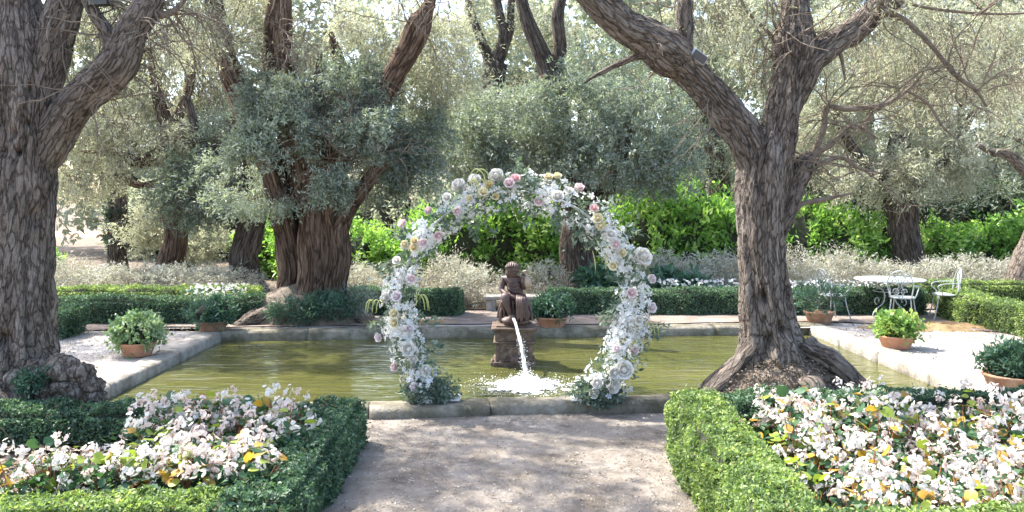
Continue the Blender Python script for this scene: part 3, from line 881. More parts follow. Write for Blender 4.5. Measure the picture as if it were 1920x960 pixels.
# --- near left tree
Yl = 7.62
root = thing('olive_tree', 'massive olive trunk with burred roots cut by left picture edge', 'tree', (P(30, 760, Yl)[0], Yl, -.1))
dents = [dent(28, 250, .02, .05, .4, Yl), dent(35, 285, .02, .04, .45, Yl), dent(55, 160, .02, .08, .4, Yl), dent(58, 405, .04, .08, .5, Yl), dent(50, 230, .015, .03, .4, Yl), dent(12, 285, .015, .04, .4, Yl), dent(5, 640, .05, .09, .4, Yl)]
limb('trunk', root, [(5, 790, 145), (8, 740, 120), (14, 690, 92), (20, 640, 72), (26, 580, 61), (34, 500, 57), (42, 420, 53), (47, 340, 51), (50, 260, 50), (52, 190, 51), (48, 120, 48), (38, 50, 42), (28, -20, 36), (20, -90, 32)], Yl, M['bark_near'], 141, n=210, segs=120, amp=(.09, .14, .11), twist=.25, dents=dents)
limb('limb', root, [(60, 260, 30), (74, 190, 32), (92, 120, 32), (108, 60, 30), (124, 10, 28), (145, -50, 26)], Yl, M['bark_near'], 142, n=80, segs=48, amp=(.15, .15, .12))
limb('limb', root, [(55, 330, 28), (85, 290, 32), (118, 235, 33), (155, 185, 32), (195, 148, 33), (222, 120, 34), (236, 88, 30), (250, 52, 28), (268, 22, 26), (285, -10, 22), (300, -50, 18)], Yl, M['bark_near'], 143, n=110, segs=56, amp=(.17, .16, .12), dY=[0, 0, -.05, -.1, -.15, -.2, -.2, -.2, -.2, -.2, -.2])
limb('branch', root, [(215, 110, 16), (200, 60, 13), (180, 30, 12), (165, 0, 12), (150, -40, 10)], Yl - .15, M['bark_near'], 144, n=40, segs=20)
limb('branch', root, [(275, 25, 10), (300, 28, 8), (325, 22, 6), (350, -5, 4)], Yl - .15, M['twig'], 145, n=24, segs=8)
lx = P(30, 760, Yl)[0]
root_tube('root', root, [(lx + .1, Yl - .1, .42, .20), (lx + .40, Yl - .15, .22, .20), (lx + .62, Yl - .16, .14, .15), (lx + .78, Yl - .2, -.02, .09), (lx + .9, Yl - .25, -.14, .05)], M['bark_near'], 151, 44, 40)
root_tube('root', root, [(lx + .05, Yl - .3, .25, .18), (lx + .25, Yl - .42, .1, .17), (lx + .4, Yl - .46, -.02, .12), (lx + .55, Yl - .45, -.14, .08)], M['bark_near'], 152, 44, 40)
root_tube('root', root, [(lx - .15, Yl - .3, .2, .17), (lx - .1, Yl - .5, .05, .14), (lx - .05, Yl - .56, -.14, .1)], M['bark_near'], 153, 36, 36)
mb = MB()
for (px, py, r) in ((118, 690, .15), (152, 700, .12), (172, 722, .10), (125, 728, .14), (72, 700, .15), (92, 738, .13), (30, 720, .17), (182, 745, .08)):
    blob(mb, P(px, py, Yl - .28), (r * 1.05, r * .8, r * .85), px, .5, 1.6, 40, 28, bark=True)
mb.build('burl', M['burl'], root, smooth=True)
rng = np.random.default_rng(78)
mb = MB(); st, dr = [], []
for (px, py, n) in ((190, 60, 6), (250, 70, 8), (285, 10, 8), (220, 115, 7), (120, 30, 4), (330, 20, 6), (150, 190, 3), (200, 0, 6)):
    for _ in range(n):
        st.append(P(px + rng.normal(0, 6), py + rng.normal(0, 6), Yl - .15 + rng.normal(0, .05))); dr.append(rng.normal(size=3) + [.5, .2, -.1])
twigs(mb, rng, st, dr, .75, .009, .9, 3, 3)
tag(mb.build('twigs', M['twig'], root), kind='stuff')
# ivy leaves and moss by the roots
mb = MB(); p, d = blob_points([(P(70, 680, Yl - .35), np.array([.16, .1, .14]), 1), (P(55, 715, Yl - .42), np.array([.1, .08, .08]), .6)], 160, rng)
sprigs(mb, None, p, d, 7, .08, .035, .016, rng)
tag(mb.build('creeper', M['herb'], root), kind='stuff')
kb = [(np.array([-4.5, 9.1, 6.6]), np.array([2.0, 1.9, .8]), 6), (np.array([-6.9, 8.9, 6.6]), np.array([1.3, 1.1, .7]), 2), (np.array([-3.4, 11.0, 6.7]), np.array([1.5, .9, .7]), 2.2), (np.array([-10.4, 14.3, 6.9]), np.array([2.2, 1.5, .7]), 5.), (np.array([-7.0, 13.7, 6.8]), np.array([2.0, 1.0, .7]), 3.2)]  # unseen leaf clumps added overhead to shade path, arch, terrace and pool
crown(root, kb, 2700, 15, .36, .12, .036, M['olive'], 161, gap=-.04, gfreq=.9, droop=.5)
kb = [PB(330, 30, 110, 70, 8.4, .6), PB(230, 40, 80, 60, 8.2, .5)]
crown(root, kb, 320, 9, .3, .065, .012, M['olive_pale'], 162, gap=.0, gfreq=2, droop=.7)

# --- many stemmed old tree by the left back corner of the pool
Yc = 14.2
root = thing('olive_tree', 'ancient many stemmed tree with fluted reddish trunk behind left of pool', 'tree', (P(585, 600, Yc)[0], Yc, 0))
stems = [([(520, 606, 34), (538, 560, 27), (548, 510, 25), (540, 450, 23), (530, 400, 24), (516, 340, 22), (486, 255, 22), (455, 190, 24), (430, 130, 22), (412, 60, 18), (395, -30, 15)], .0),
         ([(552, 610, 32), (562, 560, 26), (572, 500, 22), (580, 440, 22), (560, 340, 22), (545, 250, 22), (530, 160, 24), (520, 90, 26), (522, 30, 24), (528, -40, 20)], .15),
         ([(580, 612, 28), (584, 560, 26), (590, 500, 24), (588, 440, 25), (590, 380, 26), (600, 300, 22), (595, 200, 14), (600, 100, 4)], -.25),
         ([(604, 610, 22), (605, 570, 17), (612, 520, 16), (616, 460, 17), (614, 400, 18), (630, 320, 22), (680, 240, 20), (715, 180, 20), (745, 130, 20), (768, 90, 22), (785, 50, 22), (802, 15, 12), (815, -30, 9)], -.3),
         ([(632, 612, 26), (630, 580, 22), (628, 530, 20), (634, 480, 22), (630, 430, 24), (650, 390, 18), (690, 340, 14), (720, 300, 10)], -.2),
         ([(596, 606, 40), (594, 560, 30), (592, 500, 28), (592, 450, 28), (596, 400, 28), (600, 340, 22)], .45),
         ([(585, 420, 16), (620, 330, 18), (650, 240, 18), (640, 140, 12), (620, 60, 4)], .3)]
for k, (pts, dy) in enumerate(stems):
    limb('stem' if k else 'trunk', root, pts, Yc + dy, M['bark_red'], 171 + k, n=80, segs=36, amp=(.16, .22, .10), twist=.25)
for k, pts in enumerate(([(555, 575, 30), (515, 590, 26), (475, 604, 20), (440, 616, 10)], [(545, 560, 20), (500, 578, 14), (465, 596, 9), (450, 606, 5)], [(640, 585, 20), (665, 600, 12), (680, 612, 6)])):
    limb('root', root, pts, Yc - .35, M['bark_near'], 181 + k, n=30, segs=20, amp=(.2, .15, .06), dY=[.2, 0, -.25, -.45][:len(pts)])
kb = [PB(520, 180, 75, 60, 13.7, .6), PB(610, 170, 95, 70, 13.9, .8), PB(690, 200, 90, 70, 14.4, .8), PB(500, 300, 80, 70, 13.4, .6), PB(570, 320, 95, 62, 13.4, .5), PB(640, 345, 85, 42, 13.3, .4), PB(700, 290, 90, 80, 14.6, .8),
      PB(760, 250, 80, 90, 15.2, .7), PB(440, 330, 60, 70, 14.4, .7), PB(480, 365, 60, 40, 13.8, .5), PB(520, 250, 70, 50, 13.2, .35), PB(625, 345, 75, 32, 13.2, .3), PB(530, 350, 90, 45, 13.3, .3), PB(690, 230, 70, 60, 13.3, .35), PB(640, 200, 80, 50, 13.3, .35), PB(660, 350, 80, 38, 13.2, .3), PB(780, 330, 50, 50, 15, .6)]
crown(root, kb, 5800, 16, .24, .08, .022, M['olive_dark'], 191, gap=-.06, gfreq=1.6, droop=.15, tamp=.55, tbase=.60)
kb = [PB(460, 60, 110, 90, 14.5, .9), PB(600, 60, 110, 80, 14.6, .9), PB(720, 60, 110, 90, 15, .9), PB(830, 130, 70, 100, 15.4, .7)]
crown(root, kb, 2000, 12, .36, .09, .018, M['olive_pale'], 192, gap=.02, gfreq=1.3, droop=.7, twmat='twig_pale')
rng = np.random.default_rng(79)
mb = MB(); st, dr = [], []
for (px, py, n) in ((640, 290, 26), (600, 240, 12), (790, 30, 12), (520, 60, 12), (430, 110, 10), (690, 340, 12), (560, 100, 8), (720, 170, 8)):
    for _ in range(n):
        st.append(P(px + rng.normal(0, 22), py + rng.normal(0, 18), Yc - .5 + rng.normal(0, .2))); dr.append(rng.normal(size=3) + [.1, -.2, .2])
twigs(mb, rng, st, dr, 1.0, .011, .3, 3, 3)
tag(mb.build('twigs', M['twig'], root), kind='stuff')
# low evergreen plants on its mound
def herb_patch(label, px, py, rx, rz, Y, n, mat, seed, per=9, leafL=.09, leafW=.018, Lt=.16, name='ground_cover', depth=.3, cat='plant', group=None):
    rng = np.random.default_rng(seed)
    g = P(px, py, Y)
    r_ = thing(name, label, cat, (g[0], Y, g[2] - rz), group)
    mb = MB(); mbt = MB()
    p, d = blob_points([(g, np.array([rx, depth, rz]), 1)], n, rng, -.3, 2, seed)
    d = d + np.array([0, 0, .6])
    sprigs(mb, mbt, p, d, per, Lt, leafL, leafW, rng, .1, tintc=.5 + .4 * fbm(p * 4, 2, seed))
    tag(mb.build('foliage', mat, r_), kind='stuff')
    tag(mbt.build('stems', M['twig'], r_), kind='stuff')
    return r_
herb_patch('low dark green plants at foot of the ancient fluted trunk', 560, 585, .5, .16, 13.55, 260, M['herb'], 201)
herb_patch('dark green plants right of centre on ancient tree mound', 620, 575, .45, .17, 13.6, 220, M['herb'], 202)
herb_patch('loose weeds at right end of ancient tree mound', 665, 565, .3, .2, 13.7, 120, M['olive_dark'], 203)

# --- trees behind
def back_tree(label, Y, trunk, limbs, blobs, n, per, seed, bark='bark_far', leaf='olive', leafL=.1, leafW=.024, gap=-.05, droop=.3, Ltw=.34, gf=.9, name='olive_tree', twmat='twig', tb=.42, twr=.005):
    b = P(trunk[0][0], trunk[0][1], Y)
    root = thing(name, label, 'tree', (b[0], Y, 0))
    limb('trunk', root, trunk, Y, M[bark], seed, n=60, segs=30, amp=(.14, .12, .05), twist=.3)
    for k, pts in enumerate(limbs):
        limb('limb', root, pts, Y, M[bark], seed + 1 + k, n=36, segs=14, amp=(.15, .1, .03))
    if blobs: crown(root, blobs, n, per, Ltw, leafL, leafW, M[leaf], seed + 50, gap=gap, gfreq=gf, droop=droop, twmat=twmat, tbase=tb, twr=twr)
    return root
back_tree('dark trunk standing just left of the ancient fluted tree', 18.4, [(466, 552, 36), (462, 520, 28), (458, 480, 25), (470, 430, 24), (480, 380, 22), (470, 300, 20), (440, 220, 18)],
          [[(455, 430, 12), (425, 380, 12), (395, 320, 11), (370, 250, 9), (350, 180, 6)], [(440, 300, 10), (390, 275, 9), (330, 262, 8), (290, 285, 6), (250, 300, 3)]],
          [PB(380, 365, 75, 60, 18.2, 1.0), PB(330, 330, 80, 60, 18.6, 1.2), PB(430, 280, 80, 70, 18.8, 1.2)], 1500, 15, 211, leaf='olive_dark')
back_tree('tree with thick dark trunk directly behind arch and statue', 18.3, [(1090, 556, 44), (1087, 520, 37), (1084, 470, 34), (1086, 420, 33), (1080, 370, 32), (1062, 300, 27), (1048, 230, 22), (1040, 180, 22), (1034, 140, 24)],
          [[(1090, 420, 22), (1125, 370, 20), (1150, 330, 18), (1165, 280, 16), (1180, 200, 12)], [(1036, 160, 18), (1015, 100, 16), (990, 40, 13), (970, -30, 10)], [(1038, 150, 16), (1050, 90, 13), (1045, 30, 12), (1060, -30, 9)], [(1062, 310, 12), (1010, 330, 10), (960, 320, 7), (920, 340, 4)]],
          [PB(960, 240, 110, 80, 17.6, 1.2), PB(1090, 230, 120, 100, 17.8, 1.3), PB(1020, 300, 130, 60, 17.2, 1.0), PB(1170, 290, 110, 80, 17.6, 1.2), PB(880, 280, 70, 70, 17.4, 1), PB(1110, 130, 70, 80, 18.4, 1.2), PB(1230, 230, 70, 100, 18, 1), PB(1250, 320, 70, 50, 17.8, .9), (np.array([2.2, 15.4, 6.9]), np.array([1.6, .9, .6]), 9000)], 4000, 16, 221, leaf='olive_dark', gap=-.12, gf=1.2, leafL=.1, leafW=.027, Ltw=.3, droop=.1, tb=.47)  # last blob: unseen foliage added high up to shade the right terrace
back_tree('slender forked tree above left half of flower arch', 21.0, [(900, 520, 30), (910, 400, 26), (922, 280, 24), (924, 200, 22), (924, 160, 20), (928, 120, 22)],
          [[(926, 130, 16), (905, 80, 9), (885, 30, 7), (870, -30, 5)], [(930, 120, 16), (945, 70, 11), (935, 20, 8), (925, -40, 6)], [(932, 110, 14), (955, 60, 8), (958, 10, 7), (965, -40, 5)]],
          [PB(850, 50, 80, 100, 21, 1.2), PB(1020, 30, 90, 60, 21.5, 1.2), PB(850, 200, 80, 90, 20.4, 1.2), PB(930, 10, 80, 50, 21.5, 1), PB(1080, 70, 60, 70, 21.5, 1), PB(960, 170, 60, 50, 21, 1)], 1150, 14, 231, leaf='olive_pale', gap=.03, droop=.6)
back_tree('tree with short stout trunk behind the garden table', 20.4, [(1712, 538, 46), (1704, 510, 36), (1698, 470, 31), (1694, 430, 28), (1690, 380, 27), (1680, 320, 22), (1690, 250, 18)],
          [[(1690, 380, 14), (1650, 330, 12), (1600, 280, 9), (1560, 200, 6)], [(1695, 370, 14), (1740, 330, 12), (1790, 270, 9), (1830, 200, 6)]],
          [PB(1640, 330, 110, 50, 19.6, 1.2), PB(1740, 310, 110, 60, 19.8, 1.2), PB(1570, 250, 90, 90, 20.5, 1.2), PB(1680, 200, 140, 90, 20.6, 1.4), PB(1820, 220, 110, 110, 20.4, 1.3), PB(1600, 90, 140, 100, 21, 1.4), PB(1780, 80, 150, 100, 21, 1.4), PB(1900, 100, 100, 120, 21, 1.3), PB(1860, 340, 80, 40, 20, 1)], 4800, 14, 241, leaf='olive_pale', leafL=.115, leafW=.026, gap=-.06, droop=.5, twmat='twig_pale')
back_tree('leaning trunk at far right picture edge behind hedge', 16.8, [(1890, 580, 42), (1908, 540, 30), (1925, 490, 26), (1950, 430, 24), (1970, 360, 22)],
          [[(1960, 380, 14), (1925, 320, 12), (1890, 290, 10), (1860, 285, 7), (1830, 270, 3)], [(1970, 340, 12), (1930, 270, 10), (1900, 255, 8), (1870, 250, 4)]],
          [PB(1850, 360, 60, 40, 16.8, .8), PB(1930, 230, 80, 60, 17, 1)], 350, 12, 251, leaf='olive', gap=.05, bark='bark_near')
back_tree('ivy clad upright trunk in pale gap at far left', 24.0, [(222, 520, 20), (220, 470, 17), (219, 420, 16), (220, 365, 16), (214, 300, 13), (200, 200, 10)], [],
          [PB(219, 430, 17, 75, 24, .28)], 170, 12, 261, leaf='cypress', leafL=.12, leafW=.07, Ltw=.12, gap=-.4)
back_tree('spreading tree with curved bare branches left of the ancient tree', 19.5, [(300, 540, 26), (330, 450, 22), (320, 380, 20), (330, 300, 18), (310, 230, 14), (290, 160, 8), (280, 80, 3)],
          [[(330, 310, 12), (290, 300, 12), (255, 305, 10), (225, 290, 7), (170, 285, 4), (150, 284, 2)], [(325, 330, 12), (290, 345, 8), (250, 345, 6), (210, 320, 4)], [(330, 290, 14), (380, 260, 11), (420, 280, 8), (440, 290, 4)], [(318, 250, 12), (350, 180, 8), (370, 90, 3)]],
          [PB(190, 220, 110, 90, 19.6, 1.2), PB(300, 120, 130, 100, 19.8, 1.4), PB(170, 90, 90, 90, 19.6, 1.2), PB(390, 160, 90, 90, 19.5, 1.2), PB(150, 330, 70, 50, 19.6, 1), PB(270, 250, 90, 70, 19.2, 1), PB(350, 250, 80, 60, 19, 1)], 3300, 12, 271, leaf='olive_pale', leafL=.11, leafW=.022, gap=-.02, droop=.5, twmat='twig', bark='bark_red', twr=.008)
back_tree('rounded silver tree behind silver shrubs on the left', 23.0, [(350, 530, 20), (345, 480, 17), (350, 420, 14)], [[(348, 450, 8), (320, 420, 6), (290, 410, 4)], [(350, 440, 8), (380, 400, 6)]],
          [PB(330, 440, 80, 60, 23, 1.3), PB(280, 400, 60, 50, 23.5, 1.2), PB(400, 460, 50, 40, 22.6, 1)], 1100, 14, 281, leaf='olive_pale', leafL=.11, leafW=.026)
back_tree('pale leafy tree glimpsed between centre trees and right trunk', 22.5, [(1345, 520, 22), (1340, 440, 20), (1350, 340, 18), (1330, 240, 14)], [[(1340, 330, 9), (1290, 260, 7), (1260, 180, 5)]],
          [PB(1350, 380, 60, 60, 22.4, 1.2), PB(1320, 280, 80, 80, 22.8, 1.3), PB(1400, 200, 90, 90, 23, 1.3), PB(1270, 140, 90, 90, 23, 1.3), PB(1180, 80, 60, 70, 23, 1.2), PB(1420, 60, 60, 50, 23, 1)], 1900, 15, 291, leaf='olive', gap=.02)
# evergreen mass behind right: separate dark trees
for k, (px, py, rx, ry, Y) in enumerate(((1560, 390, 100, 45, 25.5), (1800, 395, 120, 45, 25), (1950, 385, 110, 60, 24), (1300, 220, 50, 130, 27), (480, 400, 80, 60, 26))):
    lab = ('dark evergreen tree in shade behind table, left of its stout trunk', 'dark evergreen tree in shade right of the stout trunk', 'dark evergreen tree at the right picture edge above laurel', 'tall dark evergreen seen between centre trees and forked olive', 'dark evergreen behind the ancient fluted tree')[k]
    back_tree(lab, Y, [(px, 500, 24), (px + 4, 440, 20), (px, py, 16)], [], [PB(px, py, rx, ry, Y, 1.2), PB(px + rx * .4, py - ry * .4, rx * .6, ry * .7, Y + .5, 1)], 800, 15, 300 + k * 60, leaf='cypress', leafL=.16, leafW=.06, name='evergreen_tree', gap=-.2)

# far trees closing the garden
rngf = np.random.default_rng(9)
far_lab = ['far pale tree behind building at left edge', 'far pale tree at upper left above curved branches', 'far pale tree behind spreading left tree', 'far pale tree behind ancient fluted tree crown', 'far pale tree left of sky gap', 'far pale tree below sky gap at centre', 'far pale tree behind centre crowns',
           'far pale tree behind left limb of forked olive', 'far pale tree behind forked olive fork', 'far pale tree above garden table', 'far pale tree right of garden table', 'far pale tree at right picture edge']
for k, px in enumerate((-60, 248, 345, 560, 750, 930, 1090, 1270, 1460, 1630, 1800, 1980)):
    Y = rngf.uniform(31, 38)
    if k in (5,):
        bl = [PB(px, 250, 110, 130, Y, 2), PB(px + 60, 90, 70, 70, Y, 2), PB(px - 50, 20, 60, 60, Y, 2)]; n = 560
    elif k in (0,):
        bl = [PB(px, 130, 130, 170, Y, 2.5)]; n = 520
    elif k in (4,):
        bl = [PB(px - 20, 220, 110, 130, Y, 2), PB(px - 20, 60, 90, 80, Y, 2)]; n = 420
    else:
        bl = [PB(px, 220 + rngf.uniform(-30, 30), 130, 150, Y, 2.5), PB(px + rngf.uniform(-40, 40), 20, 130, 120, Y, 2), PB(px + 30, 370, 120, 70, Y, 2)]; n = 900
        if k == 1: bl = [PB(px - 80, 190, 140, 130, Y, 2.5), bl[1], PB(px - 100, 40, 110, 110, Y, 2), PB(px - 70, 345, 110, 75, Y, 2), PB(px - 130, 385, 60, 35, Y, 1.5), PB(px + 5, 430, 30, 40, Y, 1.5)]
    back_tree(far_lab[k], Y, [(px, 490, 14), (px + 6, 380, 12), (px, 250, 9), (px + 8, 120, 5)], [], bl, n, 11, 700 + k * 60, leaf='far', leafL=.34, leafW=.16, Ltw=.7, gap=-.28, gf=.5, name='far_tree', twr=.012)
# ------------------------------------------------------------------ shrubs
def bush_mesh(seed, n, per, Lt, lL, lW, mat, rx, ry, rz, up=.5, droop=.05, tb=.45, ta=.5):
    rng = np.random.default_rng(seed)
    mb = MB(); mbt = MB()
    p, d = blob_points([(np.array([0, 0, rz * .85]), np.array([rx, ry, rz]), 1)], n, rng, -.25, 2.2 / max(rx, .3), seed, .6)
    p[:, 2] = np.maximum(p[:, 2], .03)
    sprigs(mb, mbt, p, d + np.array([0, 0, up]), per, Lt, lL, lW, rng, droop, tintc=tb + ta * fbm(p * 3, 2, seed))
    return mb.mesh('foliage', mat), mbt.mesh('stems', M['twig_pale'])
def core_mesh(seed, rx, ry, rz):
    mb = MB(); blob(mb, (0, 0, rz * .75), (rx * .72, ry * .72, rz * .72), seed, .3, 2.5, 16, 10)
    return mb.mesh('twig_core', M['core'])
def put_bush(name, label, cat, pos, meshes, scale, rz, group, core=None):
    r = thing(name, label, cat, pos, group)
    r.rotation_euler = (0, 0, rz); r.scale = scale
    f = inst('foliage', meshes[0], r, (0, 0, 0)); tag(f, kind='stuff')
    s = inst('stems', meshes[1], r, (0, 0, 0)); tag(s, kind='stuff')
    if core is not None: inst('twig_core', core, r, (0, 0, 0))
    return r
silver = [bush_mesh(501 + k, 330, 12, .24, .075, .014, M['silver'], .62, .45, .42, up=.7) for k in range(3)]
rng = np.random.default_rng(55)
ORD = ['first', 'second', 'third', 'fourth', 'fifth', 'sixth', 'seventh', 'eighth', 'ninth', 'tenth', 'eleventh', 'twelfth', 'thirteenth', 'fourteenth', 'fifteenth', 'sixteenth']
def silver_row(pxs, Y, sc_, group, label):
    for k, px in enumerate(pxs):
        y = Y + rng.uniform(-.25, .25)
        put_bush('silver_shrub', (label + ', ' + ORD[k] + ' from left') if len(pxs) > 1 else label, 'shrub', P(px, 380, y) * [1, 1, 0], silver[rng.integers(3)], (sc_ * rng.uniform(.9, 1.25), sc_, sc_ * rng.uniform(.65, 1.0)), rng.uniform(0, 6.28), group)
silver_row((70, 120, 170, 225, 280, 335, 385, 430), 17.0, 1.0, 'silver shrubs behind left hedge', 'pale silver grey shrub in row behind long left box hedge')
silver_row((90, 190, 300, 400), 18.0, 1.0, 'silver shrubs second row left', 'pale shrub in rear row at left below curved branches')
silver_row((655, 690, 728), 16.6, 1.0, 'silver shrubs between ancient tree and arch', 'silver shrub between the ancient tree and left side of arch')
silver_row((800, 850, 893), 16.2, 1.15, 'silver shrubs inside left of arch', 'dry silver shrub seen through the arch left of statue')
silver_row((1022,), 16.6, .95, None, 'silver shrub between statue and dark trunk behind arch')
silver_row((1240, 1290, 1345, 1395), 17.2, 1.2, 'silver shrubs between arch and forked olive', 'straw coloured silver shrub between arch and forked olive trunk')
silver_row((1480, 1530, 1580, 1632, 1672), 17.4, 1.2, 'silver shrubs behind garden table', 'straw coloured silver shrub behind garden table and chairs')
silver_row((1745, 1790, 1840, 1890, 1940), 17.6, 1.2, 'silver shrubs right of stout trunk', 'silver shrub right of the stout trunk below laurel hedge')
# laurel
laurel = [bush_mesh(521 + k, 300, 13, .3, .15, .06, M['laurel'], 1.0, .75, .95, up=.9, ta=.6, tb=.58) for k in range(3)]
lcore = core_mesh(5, 1.0, .75, .95)
def laurel_row(items, group):
    for (px, Y, s, sz, lab) in items:
        put_bush('laurel_bush', lab, 'bush', P(px, 380, Y) * [1, 1, 0], laurel[rng.integers(3)], (s, s, s * sz), rng.uniform(0, 6.28), group, lcore)
laurel_row([(560, 21, .9, 1.0, 'green laurel bush seen between stems of the ancient tree'), (500, 22, 1.0, .9, 'green laurel bush just left of ancient tree trunk'), (660, 21, 1.0, .9, 'green laurel bush right of the ancient fluted trunk'), (700, 22, .9, .8, 'shaded laurel bush behind left edge of arch'),
            (800, 21, 1.0, 1.05, 'laurel bush inside arch, leftmost'), (870, 20.6, 1.05, 1.1, 'bright laurel bush inside arch left of statue head'), (945, 20.8, 1.05, 1.1, 'bright laurel bush directly behind statue'), (1015, 20.8, 1.05, 1.1, 'bright laurel bush between statue and dark trunk'),
            (1150, 21, 1.0, 1.1, 'laurel bush behind right side of arch'), (1215, 20.6, 1.1, 1.2, 'bright laurel bush just right of arch'), (1285, 20.6, 1.15, 1.25, 'tallest bright laurel bush right of arch'), (1355, 20.8, 1.1, 1.1, 'laurel bush against left of forked olive trunk'),
            (1500, 21, 1.1, 1.1, 'laurel bush against right of forked olive trunk'), (1570, 20.8, 1.1, 1.0, 'laurel bush left of stout trunk behind table'), (1640, 21, 1.0, .95, 'laurel bush touching left of stout trunk'), (1770, 21, 1.0, .85, 'laurel bush touching right of stout trunk'), (1840, 21, 1.0, .85, 'laurel bush at right above silver shrubs'), (1915, 21, 1.1, .9, 'laurel bush at right picture edge'),
            (82, 21, .6, .8, 'dark laurel bush beside left foreground trunk')], 'laurel bushes along back of garden')
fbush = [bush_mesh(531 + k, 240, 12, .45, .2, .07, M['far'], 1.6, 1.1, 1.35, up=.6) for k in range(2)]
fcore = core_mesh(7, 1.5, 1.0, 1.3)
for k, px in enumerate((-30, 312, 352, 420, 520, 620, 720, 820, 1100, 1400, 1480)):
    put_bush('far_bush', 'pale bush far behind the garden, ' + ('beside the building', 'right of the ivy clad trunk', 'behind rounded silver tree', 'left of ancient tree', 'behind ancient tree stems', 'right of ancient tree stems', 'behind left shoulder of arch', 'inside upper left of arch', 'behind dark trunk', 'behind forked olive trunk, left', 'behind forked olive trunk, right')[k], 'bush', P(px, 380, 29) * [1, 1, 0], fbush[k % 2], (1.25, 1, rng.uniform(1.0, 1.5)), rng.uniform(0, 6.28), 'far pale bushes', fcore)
# dark broad leaved plants at foot of the dark trunk behind arch
for k, (px, py, Y, lab) in enumerate(((1125, 530, 16.3, 'broad leaved dark plant right of the dark trunk'), (1160, 540, 16.0, 'broad leaved dark plant behind right side of arch'), (1240, 535, 16.2, 'broad leaved plant above hedge right of arch'), (1290, 535, 16.1, 'broad leaved plant in front of straw coloured shrubs'))):
    herb_patch(lab, px, py, .4, .25, Y, 70, M['herb'], 540 + k, per=6, leafL=.2, leafW=.11, Lt=.14, name='leafy_plant')
# ------------------------------------------------------------------ white bedding flowers behind the back hedges
M['petal_white'] = petal_mat("white_petal", [(.72, .70, .70), (.80, .79, .78), (.86, .85, .84), (.80, .68, .69)])
def petal_flower(mb, C, N, R, rng, npet=5, cup=.35, tint=None):
    """flat flowers of npet petals at C facing N (arrays)"""
    n = len(C)
    N = unit(N)
    A = unit(np.cross(N, rng.normal(size=(n, 3)))); B = np.cross(N, A)
    R = np.broadcast_to(R, (n,))
    a0 = rng.uniform(0, 6.28, n)
    t = rng.random(n) if tint is None else tint
    for k in range(npet):
        a = a0 + k * 2 * np.pi / npet
        d = A * np.cos(a)[:, None] + B * np.sin(a)[:, None]
        s = np.cross(N, d)
        r = (R * rng.uniform(.8, 1.15, n))[:, None]
        w = r * (1.9 / npet + .18)
        V = np.stack([C, C + d * r * .62 + s * w * .55 + N * r * cup * .8, C + d * r + N * r * cup * .55, C + d * r * .62 - s * w * .55 + N * r * cup * .8], 1)
        mb.add(V.reshape(-1, 3), np.arange(n * 4).reshape(n, 4), tint=np.repeat(t, 4))
def flower_patch(label, x0, x1, y0, y1, n, seed, group=None):
    rng = np.random.default_rng(seed)
    r = thing('bedding_flowers', label, 'flowers', ((x0 + x1) / 2, (y0 + y1) / 2, 0), group)
    mb = MB()
    C = np.column_stack([rng.uniform(x0, x1, n), rng.uniform(y0, y1, n), rng.uniform(.34, .56, n)])
    petal_flower(mb, C, rng.normal(size=(n, 3)) * .5 + [0, -.6, .7], rng.uniform(.022, .042, n), rng)
    tag(mb.build('blossoms', M['petal_white'], r), kind='stuff')
    mb = MB(); m = n * 2
    C = np.column_stack([rng.uniform(x0, x1, m), rng.uniform(y0, y1, m), rng.uniform(.1, .5, m)])
    leaves(mb, C, rand_unit(rng, m), rand_unit(rng, m) + [0, 0, 1], rng.uniform(.05, .1, m), rng.uniform(.03, .06, m), rng)
    tag(mb.build('foliage', M['herb'], r), kind='stuff')
flower_patch('white flowers behind hedge between arch and forked olive', 2.85, 4.5, 15.3, 15.7, 170, 561)
flower_patch('white flowers behind hedge left of garden table', 5.2, 7.3, 15.3, 15.7, 190, 562)
flower_patch('white flowers by left root of the ancient tree', -5.9, -4.9, 14.2, 14.9, 130, 563)

# ------------------------------------------------------------------ flower arch
AY = 8.33
AC = P(967, 578, AY); AR = 219 / F * AY
M['hoop'] = plain("white_hoop_metal", (.6, .6, .58), .4)
M['arch_leaf'] = leaf_mat("eucalyptus_leaf", [(.05, .085, .06), (.09, .135, .10), (.16, .215, .17), (.32, .38, .33)], .25)
M['bloom_white'] = petal_mat("arch_white_petal", [(.66, .68, .70), (.74, .76, .78), (.82, .83, .84), (.86, .84, .78)])
arch = thing('flower_arch', 'round wedding arch covered in white and pink flowers on pool kerb', 'arch', (AC[0], AY, 0))
t_foot = math.acos(min(1, AC[2] / AR))        # angle from straight down to where the hoop meets the kerb
th = np.linspace(t_foot * .96, 2 * np.pi - t_foot * .96, 120)     # measured from straight down
def ring_pt(t, r=AR): return np.stack([AC[0] + r * np.sin(-t), np.full_like(t, AY), AC[2] - r * np.cos(t)], -1)
mb = MB()
for q in (-.05, .05): tube(mb, ring_pt(th) + [0, q, 0], .012, 8)
mb.build('hoop', M['hoop'], arch, smooth=True)
mb = MB()
for t in (t_foot * .96, 2 * np.pi - t_foot * .96):
    b = ring_pt(np.array([t]))[0]; mb = MB()
    box(mb, (b[0] - .16, AY - .13, .012), (b[0] + .16, AY + .13, .03), .004)
    mb.build('base_plate', M['hoop'], arch)
rng = np.random.default_rng(600)
